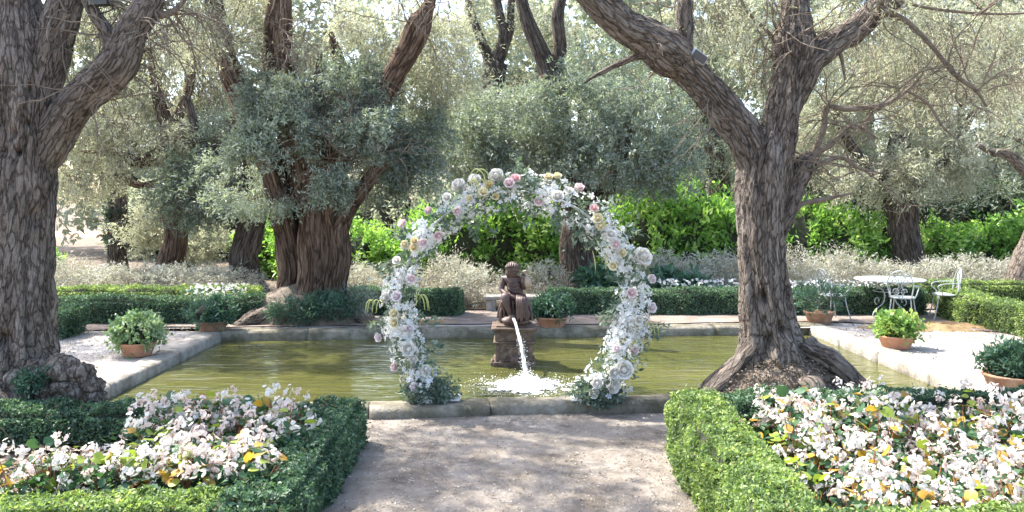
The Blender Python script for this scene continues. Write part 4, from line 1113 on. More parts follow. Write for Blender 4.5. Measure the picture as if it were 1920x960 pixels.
def ring_scatter(n, rmin, rmax, rng, front=.0):
    t = rng.uniform(t_foot * 1.0, 2 * np.pi - t_foot * 1.0, n)
    c = ring_pt(t)
    out = np.stack([np.sin(-t), t * 0, -np.cos(t)], -1)
    a = rng.uniform(0, 2 * np.pi, n)
    d = out * np.cos(a)[:, None] + np.array([0, 1., 0]) * np.sin(a)[:, None]
    thick = .86 + .25 * noise3(np.column_stack([np.cos(t) * 2.2, np.sin(t) * 2.2, t * 0]), 61)
    r = rng.uniform(rmin, rmax, n) * thick
    p = c + d * r[:, None]
    p[:, 2] = np.maximum(p[:, 2], .03)
    return p, d, t
# dense heads of small white flowers
p, d, t = ring_scatter(5000, .10, .25, rng)
keep = fbm(p * 5.5, 2, 62) > -.01
p, d = p[keep], d[keep]
mb = MB(); petal_flower(mb, p, d + rng.normal(size=p.shape) * .35, rng.uniform(.016, .045, len(p)), rng, 5)
tag(mb.build('white_filler_blossoms', M['bloom_white'], arch), kind='stuff')
p, d, t = ring_scatter(3900, .06, .255, rng)
keep = fbm(p * 5.5, 2, 62) < .25
p, d = p[keep], d[keep]
mb = MB(); L = rng.uniform(.04, .09, len(p)); leaves(mb, p, d + rng.normal(size=p.shape) * .8, rng.normal(size=p.shape) + d, L, L * .42, rng)
tag(mb.build('greenery', M['arch_leaf'], arch), kind='stuff')
# leafy sprays that stick out
mb = MB(); mbt = MB()
sp = [(760, 440, -.6, .3), (735, 500, -.8, 0), (785, 645, .9, .3), (778, 608, .9, .2), (1000, 385, 0, -1), (1050, 400, -.2, -1), (1095, 420, -.3, -.9), (1130, 430, -.7, -.6),
      (1160, 592, -1, -.1), (1158, 582, -1, .1), (1213, 622, 1, .2), (900, 400, .2, -1), (825, 405, .6, -.6), (985, 330, .1, 1), (1165, 425, .9, .5), (1135, 390, .8, .7), (725, 600, -.9, .2), (1000, 350, -.4, .8), (785, 680, .9, .4), (1160, 690, -.8, .3)]
C = []; D = []
for (px, py, dx, dz) in sp:
    for k in range(4):
        C.append(P(px, py, AY) + rng.normal(size=3) * [.04, .08, .04]); D.append([dx, rng.normal(0, .3) - .2, dz])
sprigs(mb, mbt, np.array(C), np.array(D), 13, .17, .075, .03, rng, .2, .25)
tag(mb.build('leafy_sprays', M['arch_leaf'], arch), kind='stuff'); tag(mbt.build('spray_stems', M['twig'], arch), kind='stuff')
# greenery at both feet
for (px, py, w) in ((805, 735, .26), (1120, 738, .24)):
    mb = MB(); p, d = blob_points([(P(px, py, AY - .06), np.array([w, .17, .11]), 1)], 190, rng, -.5)
    p[:, 2] = np.maximum(p[:, 2], .03)
    sprigs(mb, None, p, d + [0, 0, .3], 9, .08, .05, .026, rng)
    mb_o = mb.build('foot_greenery', M['arch_leaf'], arch); tag(mb_o, kind='stuff')
# roses and peonies, one mesh per colour
def rose_mesh(name, mat, seed, opened=1.0):
    rng = np.random.default_rng(seed); mb = MB()
    blob(mb, (0, 0, .35), (.33, .33, .42), seed, .15, 3, 10, 7, tint=.9)
    for ring, (n, tilt, ro, ln, tn) in enumerate(((4, .12, .20, .78, .8), (5, .34, .36, .88, .55), (6, .66 * opened, .50, .95, .3))):
        for k in range(n):
            a = k * 2 * np.pi / n + ring * .5 + rng.normal(0, .1)
            u = np.linspace(0, 1, 4); v = np.linspace(-1, 1, 4)
            U, Vv = np.meshgrid(u, v, indexing='ij')
            w = .52 * np.sin(np.pi * (U * .62 + .22)) * (1 + .22 * ring)
            til = tilt * (.25 + .75 * U)
            rad = ro * .35 + ln * U * np.sin(til) * .75 + .1 * U - .14 * Vv ** 2 * U
            z = ln * U * np.cos(til) * .95 - .05 * ring + .06 * np.cos(Vv * 2.5) * U
            lat = w * Vv
            X = rad * np.cos(a) - lat * np.sin(a); Y = rad * np.sin(a) + lat * np.cos(a)
            W = np.stack([X, Y, z + rng.normal(0, .015, X.shape)], -1).reshape(-1, 3)
            i = np.arange(3)[:, None] * 4; j = np.arange(3)[None, :]
            mb.add(W, np.stack([i + j, i + j + 1, i + 4 + j + 1, i + 4 + j], -1).reshape(-1, 4), tint=np.clip(tn + rng.normal(0, .12), 0, 1))
    return mb.mesh(name, mat, smooth=True)
rose_cols = {'w': [(.82, .81, .78), (.80, .78, .73), (.74, .70, .62)], 'c': [(.82, .77, .60), (.80, .73, .50), (.76, .66, .38)], 'y': [(.82, .75, .52), (.80, .69, .42), (.76, .60, .3)],
             'p': [(.82, .73, .72), (.81, .67, .66), (.78, .56, .56)], 'k': [(.82, .70, .68), (.80, .56, .55), (.77, .42, .42)], 'l': [(.82, .77, .77), (.80, .72, .73), (.76, .63, .66)]}
ROSE = {k: [rose_mesh('rose_' + k, petal_mat("rose_petal_" + k, v, .2), 610 + i * 3 + j, .8 + .35 * j) for j in range(2)] for i, (k, v) in enumerate(rose_cols.items())}
cn = {'w': 'white rose', 'c': 'cream rose', 'y': 'yellow rose', 'p': 'pale pink rose', 'k': 'coral pink rose', 'l': 'lilac pink rose'}
roses = [(860, 348, 'k', 11), (862, 352, 'w', 17), (932, 334, 'w', 19), (966, 338, 'k', 12), (955, 345, 'p', 12), (918, 347, 'y', 9), (906, 362, 'c', 11), (930, 368, 'y', 8), (805, 397, 'p', 10), (856, 396, 'p', 10), (757, 421, 'p', 11), (820, 441, 'p', 11), (778, 453, 'y', 9), (776, 466, 'y', 9), (760, 459, 'c', 10), (793, 455, 'p', 10),
         (771, 523, 'p', 10), (745, 556, 'l', 12), (740, 589, 'c', 11), (741, 607, 'c', 11), (766, 617, 'l', 10), (712, 632, 'l', 10), (764, 655, 'w', 18), (742, 688, 'p', 10), (797, 695, 'w', 12), (780, 724, 'l', 11), (1028, 334, 'c', 10), (1045, 332, 'c', 9), (1085, 354, 'p', 11), (1010, 377, 'p', 11), (1045, 370, 'w', 14), (1113, 393, 'k', 10),
         (1121, 411, 'c', 12), (1127, 424, 'c', 12), (1155, 459, 'p', 11), (1166, 475, 'c', 10), (1150, 498, 'c', 10), (1200, 485, 'w', 22), (1219, 524, 'l', 11), (1183, 550, 'p', 12), (1219, 577, 'l', 12), (1157, 655, 'l', 10), (1186, 658, 'p', 11), (1168, 692, 'w', 21), (1150, 698, 'w', 16), (1120, 720, 'w', 15), (1146, 722, 'w', 17), (1112, 738, 'w', 11),
         (890, 340, 'w', 14), (840, 372, 'w', 11), (1065, 360, 'w', 10), (1145, 440, 'w', 11), (1195, 600, 'w', 11), (725, 560, 'w', 12), (775, 675, 'w', 11), (880, 372, 'c', 8), (745, 490, 'w', 10)]
for (px, py, c, r) in roses:
    v = P(px, py, AY)
    out = v - AC; out[1] = 0
    rr = np.linalg.norm(out); o_ = (rr - AR) / .16
    yoff = -.19 * math.sqrt(max(.08, 1 - min(1, o_ * o_)))
    s = r / F * AY * 1.12
    face = unit(np.array([out[0] / rr * o_ * .7 + rng.normal(0, .15), -1, out[2] / rr * o_ * .7 + .25 + rng.normal(0, .15)]))
    e = Vector(face).to_track_quat('Z', 'Y').to_euler()
    k = P(px, py, AY + yoff)
    ro = inst('rose', ROSE[c][rng.integers(2)], arch, k - ORIG[arch.name], e, s)
    ro['label'] = cn[c] + ' in the arch garland'
# hanging yellow-green spikes
M['spike'] = leaf_mat("green_yellow_spike", [(.30, .34, .10), (.45, .48, .18), (.58, .58, .3)], .3)
for (px, py, dx, L, n) in ((875, 350, .5, .22, 3), (715, 570, -.5, .14, 4), (783, 562, .6, .17, 3), (1122, 470, -.05, .2, 2), (1222, 612, .5, .14, 3), (795, 690, .5, .12, 2), (1188, 600, 0, .2, 1), (775, 540, 0, .18, 1), (885, 330, .9, .2, 2)):
    for k in range(n):
        b = P(px + rng.normal(0, 8), py, AY - .14)
        pa = catmull([b, b + [dx * L * .35, -.04, L * .35], b + [dx * L * .8, -.06, L * .1], b + [dx * L * 1.0, -.06, -L * .6]], 12)
        if px in (1122, 1188, 775): pa = catmull([b, b + [.02 * k, -.03, -L * .5], b + [.03 * k, -.02, -L]], 12)
        mb = MB(); tube(mb, pa, (.002 + .0045 * np.sin(np.linspace(.2, 3.0, 12))), 6, tint=.5 + .3 * rng.random())
        mb.build('flower_spike', M['spike'], arch, smooth=True)

# ------------------------------------------------------------------ fountain
M['pedestal'] = noise_mat("brown_carved_stone", [(.3, (.06, .042, .033)), (.5, (.12, .085, .066)), (.7, (.20, .15, .12))], 9, rough=.8, bump=.6, bscale=40, dist=.01)
M['bronze'] = noise_mat("dark_brown_terracotta", [(.3, (.05, .03, .026)), (.55, (.092, .056, .049)), (.75, (.16, .105, .092))], 9, rough=.48, spec=.5, bump=.25, bscale=40, dist=.004)
M['jug'] = noise_mat("buff_clay", [(.3, (.30, .22, .16)), (.7, (.45, .35, .27))], 9, rough=.7)
FY = 10.98; FX = P(964, 600, FY)[0]
ped = thing('fountain_pedestal', 'square carved brown stone pedestal standing in the pool', 'pedestal', (FX, FY, -.4))
hw = .262; ptop = .40
def pbox(name, w, z0, z1, b=.008, dx=0, dy=0, w2=None):
    mb = MB(); w2 = w if w2 is None else w2
    box(mb, (FX + dx - w, FY + dy - w2, z0), (FX + dx + w, FY + dy + w2, z1), b); return mb.build(name, M['pedestal'], ped)
pbox('plinth', hw + .025, -.4, -.085); shaft = pbox('shaft', hw - .01, -.085, .16); pbox('moulding', hw + .018, .16, .185, .01); frieze = pbox('frieze', hw - .004, .185, .315)
pbox('moulding', hw + .014, .315, .34, .01); pbox('cornice', hw + .045, .34, .375, .014); pbox('top_slab', hw - .02, .375, ptop, .006)
mb = MB()   # raised frame and garland on the front, raised bars on the frieze
yf = FY - hw + .004
for (xa, xb, za, zb) in ((-.235, -.20, -.08, .155), (.20, .235, -.08, .155), (-.2, .2, .13, .155), (-.2, .2, -.08, -.055)):
    box(mb, (FX + xa, yf - .008, za), (FX + xb, yf + .02, zb), .004)
mb.build('panel_frame', M['pedestal'], shaft)
mb = MB()
aa = np.linspace(0, 2 * np.pi, 30)
tube(mb, np.stack([FX + .03 + .085 * np.cos(aa), np.full(30, yf + .002), .03 + .075 * np.sin(aa)], -1), .016, 8, caps=False)
for k in range(5):
    blob(mb, (FX - .13 + .05 * math.sin(k * 2.1), yf + .004, -.02 + k * .03), (.022, .014, .022), k, .3)
    blob(mb, (FX + .15 + .02 * math.sin(k * 2.1), yf + .004, -.02 + k * .03), (.02, .014, .02), k + 9, .3)
mb.build('relief', M['pedestal'], shaft, smooth=True)
mb = MB()
for k in range(11): box(mb, (FX - .225 + k * .043, yf - .004, .20), (FX - .2 + k * .043, yf + .02, .30), .006)
mb.build('frieze_relief', M['pedestal'], frieze)
mb = MB(); blob(mb, (FX, FY - hw - .02, -.07), (.06, .045, .05), 4, .25); mb.build('mask', M['pedestal'], ped, smooth=True)
mb = MB(); blob(mb, (FX - hw - .03, FY - hw * .9, -.1), (.03, .03, .05), 6, .4); blob(mb, (FX - .17, FY - hw - .01, -.1), (.035, .03, .045), 7, .4); mb.build('corner_foot', M['pedestal'], ped, smooth=True)

stat = thing('statue', 'dark brown seated bowed woman statue on the pool pedestal', 'statue', (FX, FY, ptop))
def skin_body(name, joints, edges, root_i, mat, parent, sub=2):
    me = bpy.data.meshes.new(name)
    me.from_pydata([j[:3] for j in joints], edges, [])
    o = bpy.data.objects.new(name, me); COL.objects.link(o)
    me.materials.append(mat)
    md = o.modifiers.new("skin", 'SKIN'); md.use_smooth_shade = True
    if not me.skin_vertices: me.attributes  # layer is made by the modifier
    for i, j in enumerate(joints):
        sv = me.skin_vertices[0].data[i]
        sv.radius = (j[3], j[4] if len(j) > 4 else j[3]); sv.use_root = (i == root_i)
    s = o.modifiers.new("sub", 'SUBSURF'); s.levels = sub; s.render_levels = sub
    o.parent = parent
    return o
J = [(.02, .02, .30, .125, .11), (.01, .01, .42, .10, .085), (-.02, -.015, .52, .112, .085), (-.03, -.05, .60, .095, .068), (-.02, -.085, .655, .046, .046), (-.01, -.115, .695, .060, .064), (-.012, -.12, .755, .060, .066),
     (-.14, -.035, .61, .054, .052), (-.178, -.06, .46, .042, .042), (-.09, -.17, .40, .034, .032), (.03, -.215, .365, .030, .022),
     (.095, -.04, .595, .052, .05), (.145, -.09, .475, .040, .040), (.12, -.14, .575, .032, .03), (.12, -.135, .64, .028, .022),
     (-.075, -.03, .315, .095, .088), (-.13, -.23, .405, .066, .064), (-.09, -.225, .26, .052, .054), (-.045, -.2, .135, .033, .033), (-.04, -.275, .11, .028, .02),
     (.095, -.03, .295, .098, .088), (.10, -.245, .335, .068, .066), (.118, -.225, .19, .054, .054), (.132, -.2, .075, .034, .034), (.142, -.275, .045, .029, .02)]
E = [(0, 1), (1, 2), (2, 3), (3, 4), (4, 5), (5, 6), (3, 7), (7, 8), (8, 9), (9, 10), (3, 11), (11, 12), (12, 13), (13, 14), (0, 15), (15, 16), (16, 17), (17, 18), (18, 19), (0, 20), (20, 21), (21, 22), (22, 23), (23, 24)]
body = skin_body('body', J, E, 0, M['bronze'], stat)
def local(mb, name, mat, parent=stat, smooth=True):
    o = bpy.data.objects.new(name, mb.mesh(name, mat, smooth)); COL.objects.link(o); o.parent = parent; ORIG[o.name] = ORIG[stat.name]; return o
mb = MB()   # hair gathered over the bowed head, with a knot
blob(mb, (-.022, -.092, .752), (.090, .096, .084), 2, .12, 3, 26, 18)
blob(mb, (-.07, -.075, .70), (.05, .07, .075), 5, .12, 3, 18, 12)
blob(mb, (-.045, -.01, .735), (.05, .055, .055), 3, .15, 3, 16, 12)
for k in range(9):
    a = -1.15 + k * 2.3 / 8; ph = np.linspace(.25, 2.7, 14)
    tube(mb, np.stack([-.022 + .092 * math.sin(a) + .006 * np.sin(ph * 5 + k), -.092 - .098 * np.cos(ph) * math.cos(a), .752 + .088 * np.sin(ph) * math.cos(a)], -1), .0125, 6)
for k in range(0):
    a = 0.
    tube(mb, catmull([(-.012 + .04 * math.sin(a), -.175, .795 - abs(a) * .01), (-.018 + .092 * math.sin(a), -.12 + .02 * math.cos(a), .79), (-.02 + .08 * math.sin(a), -.02, .745), (-.035 + .035 * math.sin(a), .02, .68)], 12), np.linspace(.010, .008, 12), 6)
local(mb, 'hair', M['bronze'], body)
mb = MB()   # brow, nose, chin
blob(mb, (-.005, -.178, .705), (.011, .018, .02), 4, .05); blob(mb, (-.005, -.16, .668), (.018, .015, .012), 5, .05)
blob(mb, (-.025, -.17, .724), (.016, .01, .006), 6, .05); blob(mb, (.016, -.17, .724), (.016, .01, .006), 7, .05); blob(mb, (-.005, -.172, .686), (.014, .01, .006), 8, .05)
local(mb, 'face', M['bronze'], body)
mb = MB()   # fingers of both hands
for hnd, base, dirv in ((0, (.03, -.205, .362), (.9, -.25, -.35)), (1, (.12, -.12, .655), (.25, -.1, .95))):
    dv = unit(np.array(dirv)); sd = unit(np.cross(dv, [0, .3, 1] if hnd == 0 else [0, 1, 0]))
    for k in range(4):
        b = np.array(base) + sd * (k - 1.5) * .0115; l = (.040, .047, .044, .034)[k]
        tube(mb, catmull([b, b + dv * l * .6 + [0, -.006, .002], b + dv * l + [0, .004, -.010]], 7), np.linspace(.0068, .0045, 7), 6)
    b = np.array(base) - sd * .022 - dv * .01
    tube(mb, catmull([b, b - sd * .012 + dv * .014, b - sd * .012 + dv * .030], 6), np.linspace(.007, .005, 6), 6)
local(mb, 'fingers', M['bronze'], body)
mb = MB()   # rock seat
blob(mb, (.01, .05, .12), (.205, .19, .19), 8, .35, 1.8, 30, 20); blob(mb, (-.03, -.16, .05), (.13, .12, .075), 9, .35, 2, 24, 14); blob(mb, (.11, -.14, .035), (.09, .12, .06), 10, .35, 2, 22, 14)
local(mb, 'rock_seat', M['bronze'])
mb = MB()   # drapery: folds falling from the hips over the rock
for k in range(26):
    a = -2.75 + k * (5.5 / 25)
    o_ = np.array([math.sin(a), -math.cos(a) * .8, 0])
    r0, r1, r2 = .10, .165 + .02 * math.sin(k * 2.3), .195 + .03 * math.sin(k * 1.7)
    if abs(a) < .9: r1 += .07; 
    zb = .06 + .05 * math.sin(k * 1.3) + (.07 if -.9 < a < -.2 else 0)
    tube(mb, catmull([np.array([.01, .0, .37]) + o_ * r0, np.array([.01, 0, .30]) + o_ * r1, np.array([.01, 0, .18]) + o_ * r2, np.array([.01, 0, zb]) + o_ * (r2 + .005)], 14), .021 + .005 * np.sin(np.linspace(0, 9, 14) + k), 8)
for k in range(9):      # cloth across the breast and over the right knee
    q = k / 8.
    tube(mb, catmull([(-.10 + .02 * q, -.085 - .02 * q, .585 - .10 * q), (-.02, -.125 + .012 * math.sin(k * 2), .56 - .11 * q), (.06, -.115, .55 - .12 * q), (.115, -.05, .54 - .13 * q)], 12), .0125 + .003 * math.sin(k * 1.9), 7)
for k in range(7):
    q = (k - 3) / 3.
    tube(mb, catmull([(.09 + .05 * q, -.12, .40), (.10 + .06 * q, -.30 + .03 * abs(q), .36), (.11 + .065 * q, -.315 + .03 * abs(q), .22), (.12 + .07 * q, -.29, .09 + .02 * math.sin(k * 2.2))], 14), .018, 8)
local(mb, 'drapery', M['bronze'])
mb = MB()   # spout
box(mb, (-.075, -.285, .03), (.045, -.16, .145), .02); blob(mb, (-.015, -.285, .115), (.04, .03, .035), 3, .1)
local(mb, 'spout', M['bronze'])
jugm = MB()
lathe(jugm, [(.001, -.085), (.03, -.085), (.045, -.06), (.066, -.02), (.070, .015), (.055, .055), (.028, .085), (.022, .12), (.034, .15), (.040, .162), (.03, .165), (.018, .13), (.001, .11)], 24)
jo = local(jugm, 'jug', M['jug'])
jo.location = (.165, -.09, .565); jo.rotation_euler = (math.radians(4), math.radians(-14), 0)

# water jet and splash
m, nt, out = _mat("falling_water")
b = nt.nodes.new("ShaderNodeBsdfPrincipled"); b.inputs["Base Color"].default_value = (.93, .95, .97, 1); b.inputs["Roughness"].default_value = .12; b.inputs["Transmission Weight"].default_value = .35; b.inputs["IOR"].default_value = 1.33
nt.links.new(b.outputs[0], out.inputs[0]); M['jet'] = m
M['foam'] = noise_mat("white_foam", [(.3, (.84, .86, .87)), (.7, (.93, .94, .95))], 20, rough=.5, bump=0)
s0 = np.array([FX - .013, FY - .31, ptop + .105]); s1 = np.array([FX + .15, 9.75, WATER])
tt = np.linspace(0, 1, 46)
jp = s0 + (s1 - s0) * np.column_stack([tt, tt, tt * 0]) + np.column_stack([tt * 0, tt * 0, (s1[2] - s0[2]) * (tt * .15 + tt ** 2 * .85)])
rng = np.random.default_rng(640)
jet = thing('water_jet', 'white jet of water pouring from statue spout into the pool', 'water jet', s1)
mb = MB()
for k in range(4):
    w = (tt ** 1.5)[:, None] * np.stack([.035 * fbm(np.column_stack([tt * 7, tt * 0 + k, tt * 0]), 2, 70 + k), .05 * fbm(np.column_stack([tt * 7, tt * 0 + k, tt * 0 + 5]), 2, 75 + k), .02 * fbm(np.column_stack([tt * 7, tt * 0 + k, tt * 0 + 9]), 2, 79 + k)], -1)
    tube(mb, jp + w + [(k - 1.5) * .004, 0, 0], (.013 - .004 * tt) * (1 + .4 * fbm(np.column_stack([tt * 16, tt * 0 + k, tt * 0]), 2, 81)), 8)
mb.build('stream', M['jet'], jet, smooth=True)
def drops(mb, C, r):
    """small octahedra"""
    n = len(C); r = np.broadcast_to(r, (n,))[:, None]
    o = np.array([[1, 0, 0], [-1, 0, 0], [0, 1, 0], [0, -1, 0], [0, 0, 1], [0, 0, -1.]])
    V = C[:, None, :] + o[None] * r[:, None, :]
    f = np.array([(0, 2, 4), (2, 1, 4), (1, 3, 4), (3, 0, 4), (2, 0, 5), (1, 2, 5), (3, 1, 5), (0, 3, 5)])
    mb.add(V.reshape(-1, 3), None, (np.arange(n)[:, None, None] * 6 + f[None]).reshape(-1, 3))
mb = MB()
k = rng.integers(22, 46, 420)
drops(mb, jp[k] + rng.normal(size=(420, 3)) * (.006 + .045 * (tt[k] ** 2))[:, None], rng.uniform(.002, .005, 420))
tag(mb.build('droplets', M['jet'], jet), kind='stuff')
mb = MB()
n = 800
a = rng.uniform(0, 6.28, n); q = np.abs(rng.normal(0, .16, n))
C = np.column_stack([s1[0] + np.cos(a) * q, s1[1] + np.sin(a) * q * .8, WATER + .01 + np.abs(rng.normal(0, 1, n)) * .11 * np.exp(-(q / .15) ** 2)])
drops(mb, C, rng.uniform(.002, .0065, n))
# foam sheet: dense in the middle, torn to flecks further out
xs = np.linspace(-.75, .75, 110); ys = np.linspace(-.62, .5, 84)
X, Yg = np.meshgrid(xs, ys)
rr = np.hypot(X / 1.15, Yg)
tear = fbm(np.stack([X * 9, Yg * 13, X * 0], -1), 4, 90)
cov = 1 - rr / .52 + .75 * tear
Zf = WATER + .005 + np.clip(cov, 0, 1) * .05 * np.exp(-(rr / .25) ** 2) + .022 * np.clip(fbm(np.stack([X * 24, Yg * 24, X * 0], -1), 2, 91), 0, 1) * np.exp(-(rr / .4) ** 2)
V = np.stack([s1[0] + X, s1[1] - .12 + Yg, Zf], -1).reshape(-1, 3)
i_ = np.arange(83)[:, None] * 110; j_ = np.arange(109)[None, :]
Q = np.stack([i_ + j_, i_ + j_ + 1, i_ + 111 + j_, i_ + 110 + j_], -1).reshape(-1, 4)
cc = cov.ravel()
ok = (cc[Q].mean(1) > .36) & (V[Q][..., 1].min(1) > front_y(V[Q][..., 0].mean(1)) + .03)
mb.add(V, Q[ok])
nf = 2600
a = rng.uniform(0, 6.28, nf); q = np.abs(rng.normal(0, .34, nf)) + .05
C = np.column_stack([s1[0] + np.cos(a) * q * 1.1, s1[1] - .12 + np.sin(a) * q * .85, WATER + .008 + .035 * rng.random(nf) * np.exp(-(q / .3) ** 2)])
C = C[(C[:, 1] > front_y(C[:, 0]) + .03)]; nf = len(C)
leaves(mb, C, rng.normal(size=(nf, 3)) * [1.3, 1, .4], rng.normal(size=(nf, 3)) * .4 + [0, 0, 1], rng.uniform(.006, .03, nf), rng.uniform(.004, .014, nf), rng, .3)
tag(mb.build('splash', M['foam']), 'white foaming splash where the water jet lands', 'splash', None, 'stuff')

# ------------------------------------------------------------------ potted plants
M['terracotta'] = noise_mat("terracotta", [(.3, (.36, .17, .10)), (.55, (.46, .24, .15)), (.75, (.52, .33, .24))], 7, rough=.85, bump=.3, bscale=40, dist=.006)
M['terracotta_old'] = noise_mat("weathered_terracotta", [(.3, (.22, .12, .075)), (.55, (.34, .20, .13)), (.75, (.46, .34, .25))], 7, rough=.9, bump=.4, bscale=40, dist=.006)
def pot_plant(label, g, R, hgt, mat, leafm, rx, rz, n, per, lL, lW, seed, up=.4, droop=.2, drop=0.0, core=True, Lt=.12):
    rng = np.random.default_rng(seed)
    g = np.array([g[0], g[1], 0.0])
    r = thing('potted_plant', label, 'potted plant', g)
    z = -.015
    mb = MB(); b = R * .74
    lathe(mb, [(.001, z), (b * .97, z), (b, z + .012), (R * .95, hgt * .82), (R * .965, hgt * .83), (R, hgt * .86), (R * 1.02, hgt * .97), (R * 1.0, hgt), (R * .92, hgt), (R * .9, hgt * .85), (R * .001, hgt * .84)], 36, (g[0], g[1], 0), .012, seed)
    mb.build('pot', mat, r, smooth=True)
    if core:
        mb = MB(); blob(mb, (g[0], g[1], hgt + rz * .42), (rx * .78, rx * .7, rz * .5), seed, .25, 2.5, 18, 12); mb.build('twig_core', M['core'], r)
    mb = MB(); mbt = MB()
    p, d = blob_points([(np.array([g[0], g[1], hgt + rz * .55 - drop]), np.array([rx, rx * .9, rz * .62]), 1)], n, rng, -.3, 5, seed, .6)
    ok = p[:, 2] > .05
    p, d = p[ok], d[ok]
    sprigs(mb, mbt, p, d + [0, 0, up], per, Lt, lL, lW, rng, droop, tintc=.45 + .5 * fbm(p * 5, 2, seed), twr=.003)
    tag(mb.build('foliage', leafm, r), kind='stuff'); tag(mbt.build('stems', M['twig'], r), kind='stuff')
    return r
pot_plant('round bushy variegated plant in terracotta bowl on left terrace', G(258, 664), .24, .17, M['terracotta'], M['herb_light'], .29, .34, 330, 9, .062, .038, 651, drop=.05, droop=.4)
pot_plant('lime green plant in orange terracotta bowl on right terrace', G(1680, 650), .25, .165, M['terracotta'], M['herb_lime'], .25, .24, 260, 9, .07, .05, 652)
edge_pot = pot_plant('dark green plant in low wide pot at right picture edge', G(1905, 735), .33, .20, M['terracotta_old'], M['herb'], .30, .24, 360, 10, .07, .02, 653, up=.6)
pot_plant('drooping dark plant in low pot by left back corner of pool', G(398, 618), .26, .15, M['terracotta_old'], M['herb'], .34, .30, 200, 9, .09, .028, 654, drop=.02)
pot_plant('bluish green plant in terracotta bowl right of statue', G(1034, 611), .27, .16, M['terracotta'], M['herb'], .33, .28, 230, 9, .09, .024, 655)
pot_plant('thin leaved plant in weathered bowl beside left garden chair', G(1536, 604), .25, .19, M['terracotta_old'], M['herb'], .34, .36, 80, 8, .09, .026, 656, up=.8, core=False, Lt=.2)
mb = MB()   # tall shoots of the right edge pot
p, d = blob_points([(P(1885, 672, G(1905, 735)[1]), np.array([.14, .1, .12]), 1)], 26, np.random.default_rng(657))
sprigs(mb, mb, p, d + [0, 0, .6], 9, .14, .075, .03, np.random.default_rng(658))
tag(mb.build('tall_shoots', M['herb'], edge_pot), kind='stuff')

# ------------------------------------------------------------------ garden table and chairs
M['iron'] = noise_mat("white_painted_iron", [(.3, (.30, .335, .32)), (.7, (.46, .49, .475))], 14, rough=.45, spec=.5, bump=.15, bscale=60, dist=.003)
def curl(c, r, a0, a1, ux, uz, n=18, shrink=.5):
    a = np.linspace(a0, a1, n); k = np.linspace(1, shrink, n) * r
    return np.asarray(c) + np.outer(k * np.cos(a), ux) + np.outer(k * np.sin(a), uz)
X_, Y_, Z_ = np.eye(3)
def make_chair():
    """parts in the chair's own space: seat centre over the origin, front towards +Y"""
    r = {}
    mb = MB(); lathe(mb, [(.001, .43), (.19, .43), (.205, .435), (.212, .447), (.205, .457), (.19, .455), (.001, .452)], 30); r['seat'] = [mb.mesh('seat', M['iron'], True)]
    r['leg'] = []
    for sx in (-1, 1):
        for sy in (-1, 1):
            mb = MB(); tube(mb, catmull([(sx * .15, sy * .14, .43), (sx * .17, sy * .165, .25), (sx * .215, sy * .225, 0.0)], 10), .0105, 8); r['leg'].append(mb.mesh('leg', M['iron'], True))
    mb = MB()
    a = np.linspace(0, np.pi, 26)
    hoop = np.stack([.205 * np.cos(a), np.full(26, -.19) - .05 * np.sin(a), .66 + .25 * np.sin(a)], -1)
    hoop = np.concatenate([[(.165, -.155, .44)], hoop, [(-.165, -.155, .44)]])
    tube(mb, catmull(hoop, 50), .0105, 8)
    r['back_frame'] = [mb.mesh('back_frame', M['iron'], True)]
    mb = MB(); y = -.215
    for sx in (-1, 1):
        tube(mb, curl((sx * .085, y - .01, .74), .075, math.pi / 2 - sx * .3, math.pi / 2 + sx * 5.2, X_, Z_), .007, 6)
        tube(mb, curl((sx * .075, y, .56), .065, -math.pi / 2, -math.pi / 2 - sx * 5.0, X_, Z_), .007, 6)
        tube(mb, catmull([(sx * .02, -.17, .45), (sx * .06, y + .02, .56), (sx * .02, y, .66), (sx * .08, y - .01, .8), (sx * .02, y - .02, .87)], 20), .007, 6)
    b2 = np.linspace(0, np.pi, 20); tube(mb, np.stack([.12 * np.cos(b2), np.full(20, y - .01), .70 + .14 * np.sin(b2)], -1), .007, 6)
    r['back_scroll'] = [mb.mesh('back_scroll', M['iron'], True)]
    r['arm'] = []
    for sx in (-1, 1):
        mb = MB(); tube(mb, catmull([(sx * .2, -.2, .66), (sx * .245, -.05, .655), (sx * .25, .1, .64), (sx * .235, .165, .60), (sx * .22, .15, .55), (sx * .21, .10, .50), (sx * .195, .08, .45)], 26), .009, 7)
        r['arm'].append(mb.mesh('arm', M['iron'], True))
    return r
CH = make_chair()
def put_chair(label, g, rz):
    r = thing('garden_chair', label, 'chair', (g[0], g[1], -.018), 'garden chairs round the white table')
    r.rotation_euler = (0, 0, rz)
    for nm, ms in CH.items():
        for me in ms:
            o = inst(nm, me, r, (0, 0, 0))
            if nm == 'back_frame': bf = o
            if nm == 'back_scroll': o.parent = bf
    return r
put_chair('white iron garden chair left of table beside weathered pot', G(1561, 599), math.radians(-75))
put_chair('white iron garden chair in front of table, nearest the camera', G(1692, 604), math.radians(-35))
put_chair('white iron garden chair at right end of table', G(1772, 597), math.radians(75))
tg = G(1668, 592)
tb = thing('garden_table', 'round white wrought iron garden table among three chairs', 'table', (tg[0], tg[1], -.018))
mb = MB(); lathe(mb, [(.001, .645), (.56, .645), (.59, .648), (.605, .66), (.595, .67), (.57, .672), (.001, .668)], 48, (tg[0], tg[1], 0)); mb.build('table_top', M['iron'], tb, smooth=True)
mb = MB(); aa = np.linspace(0, 2 * np.pi, 40); tube(mb, np.stack([tg[0] + .28 * np.cos(aa), tg[1] + .28 * np.sin(aa), np.full(40, .45)], -1), .008, 7, caps=False); mb.build('ring', M['iron'], tb, smooth=True)
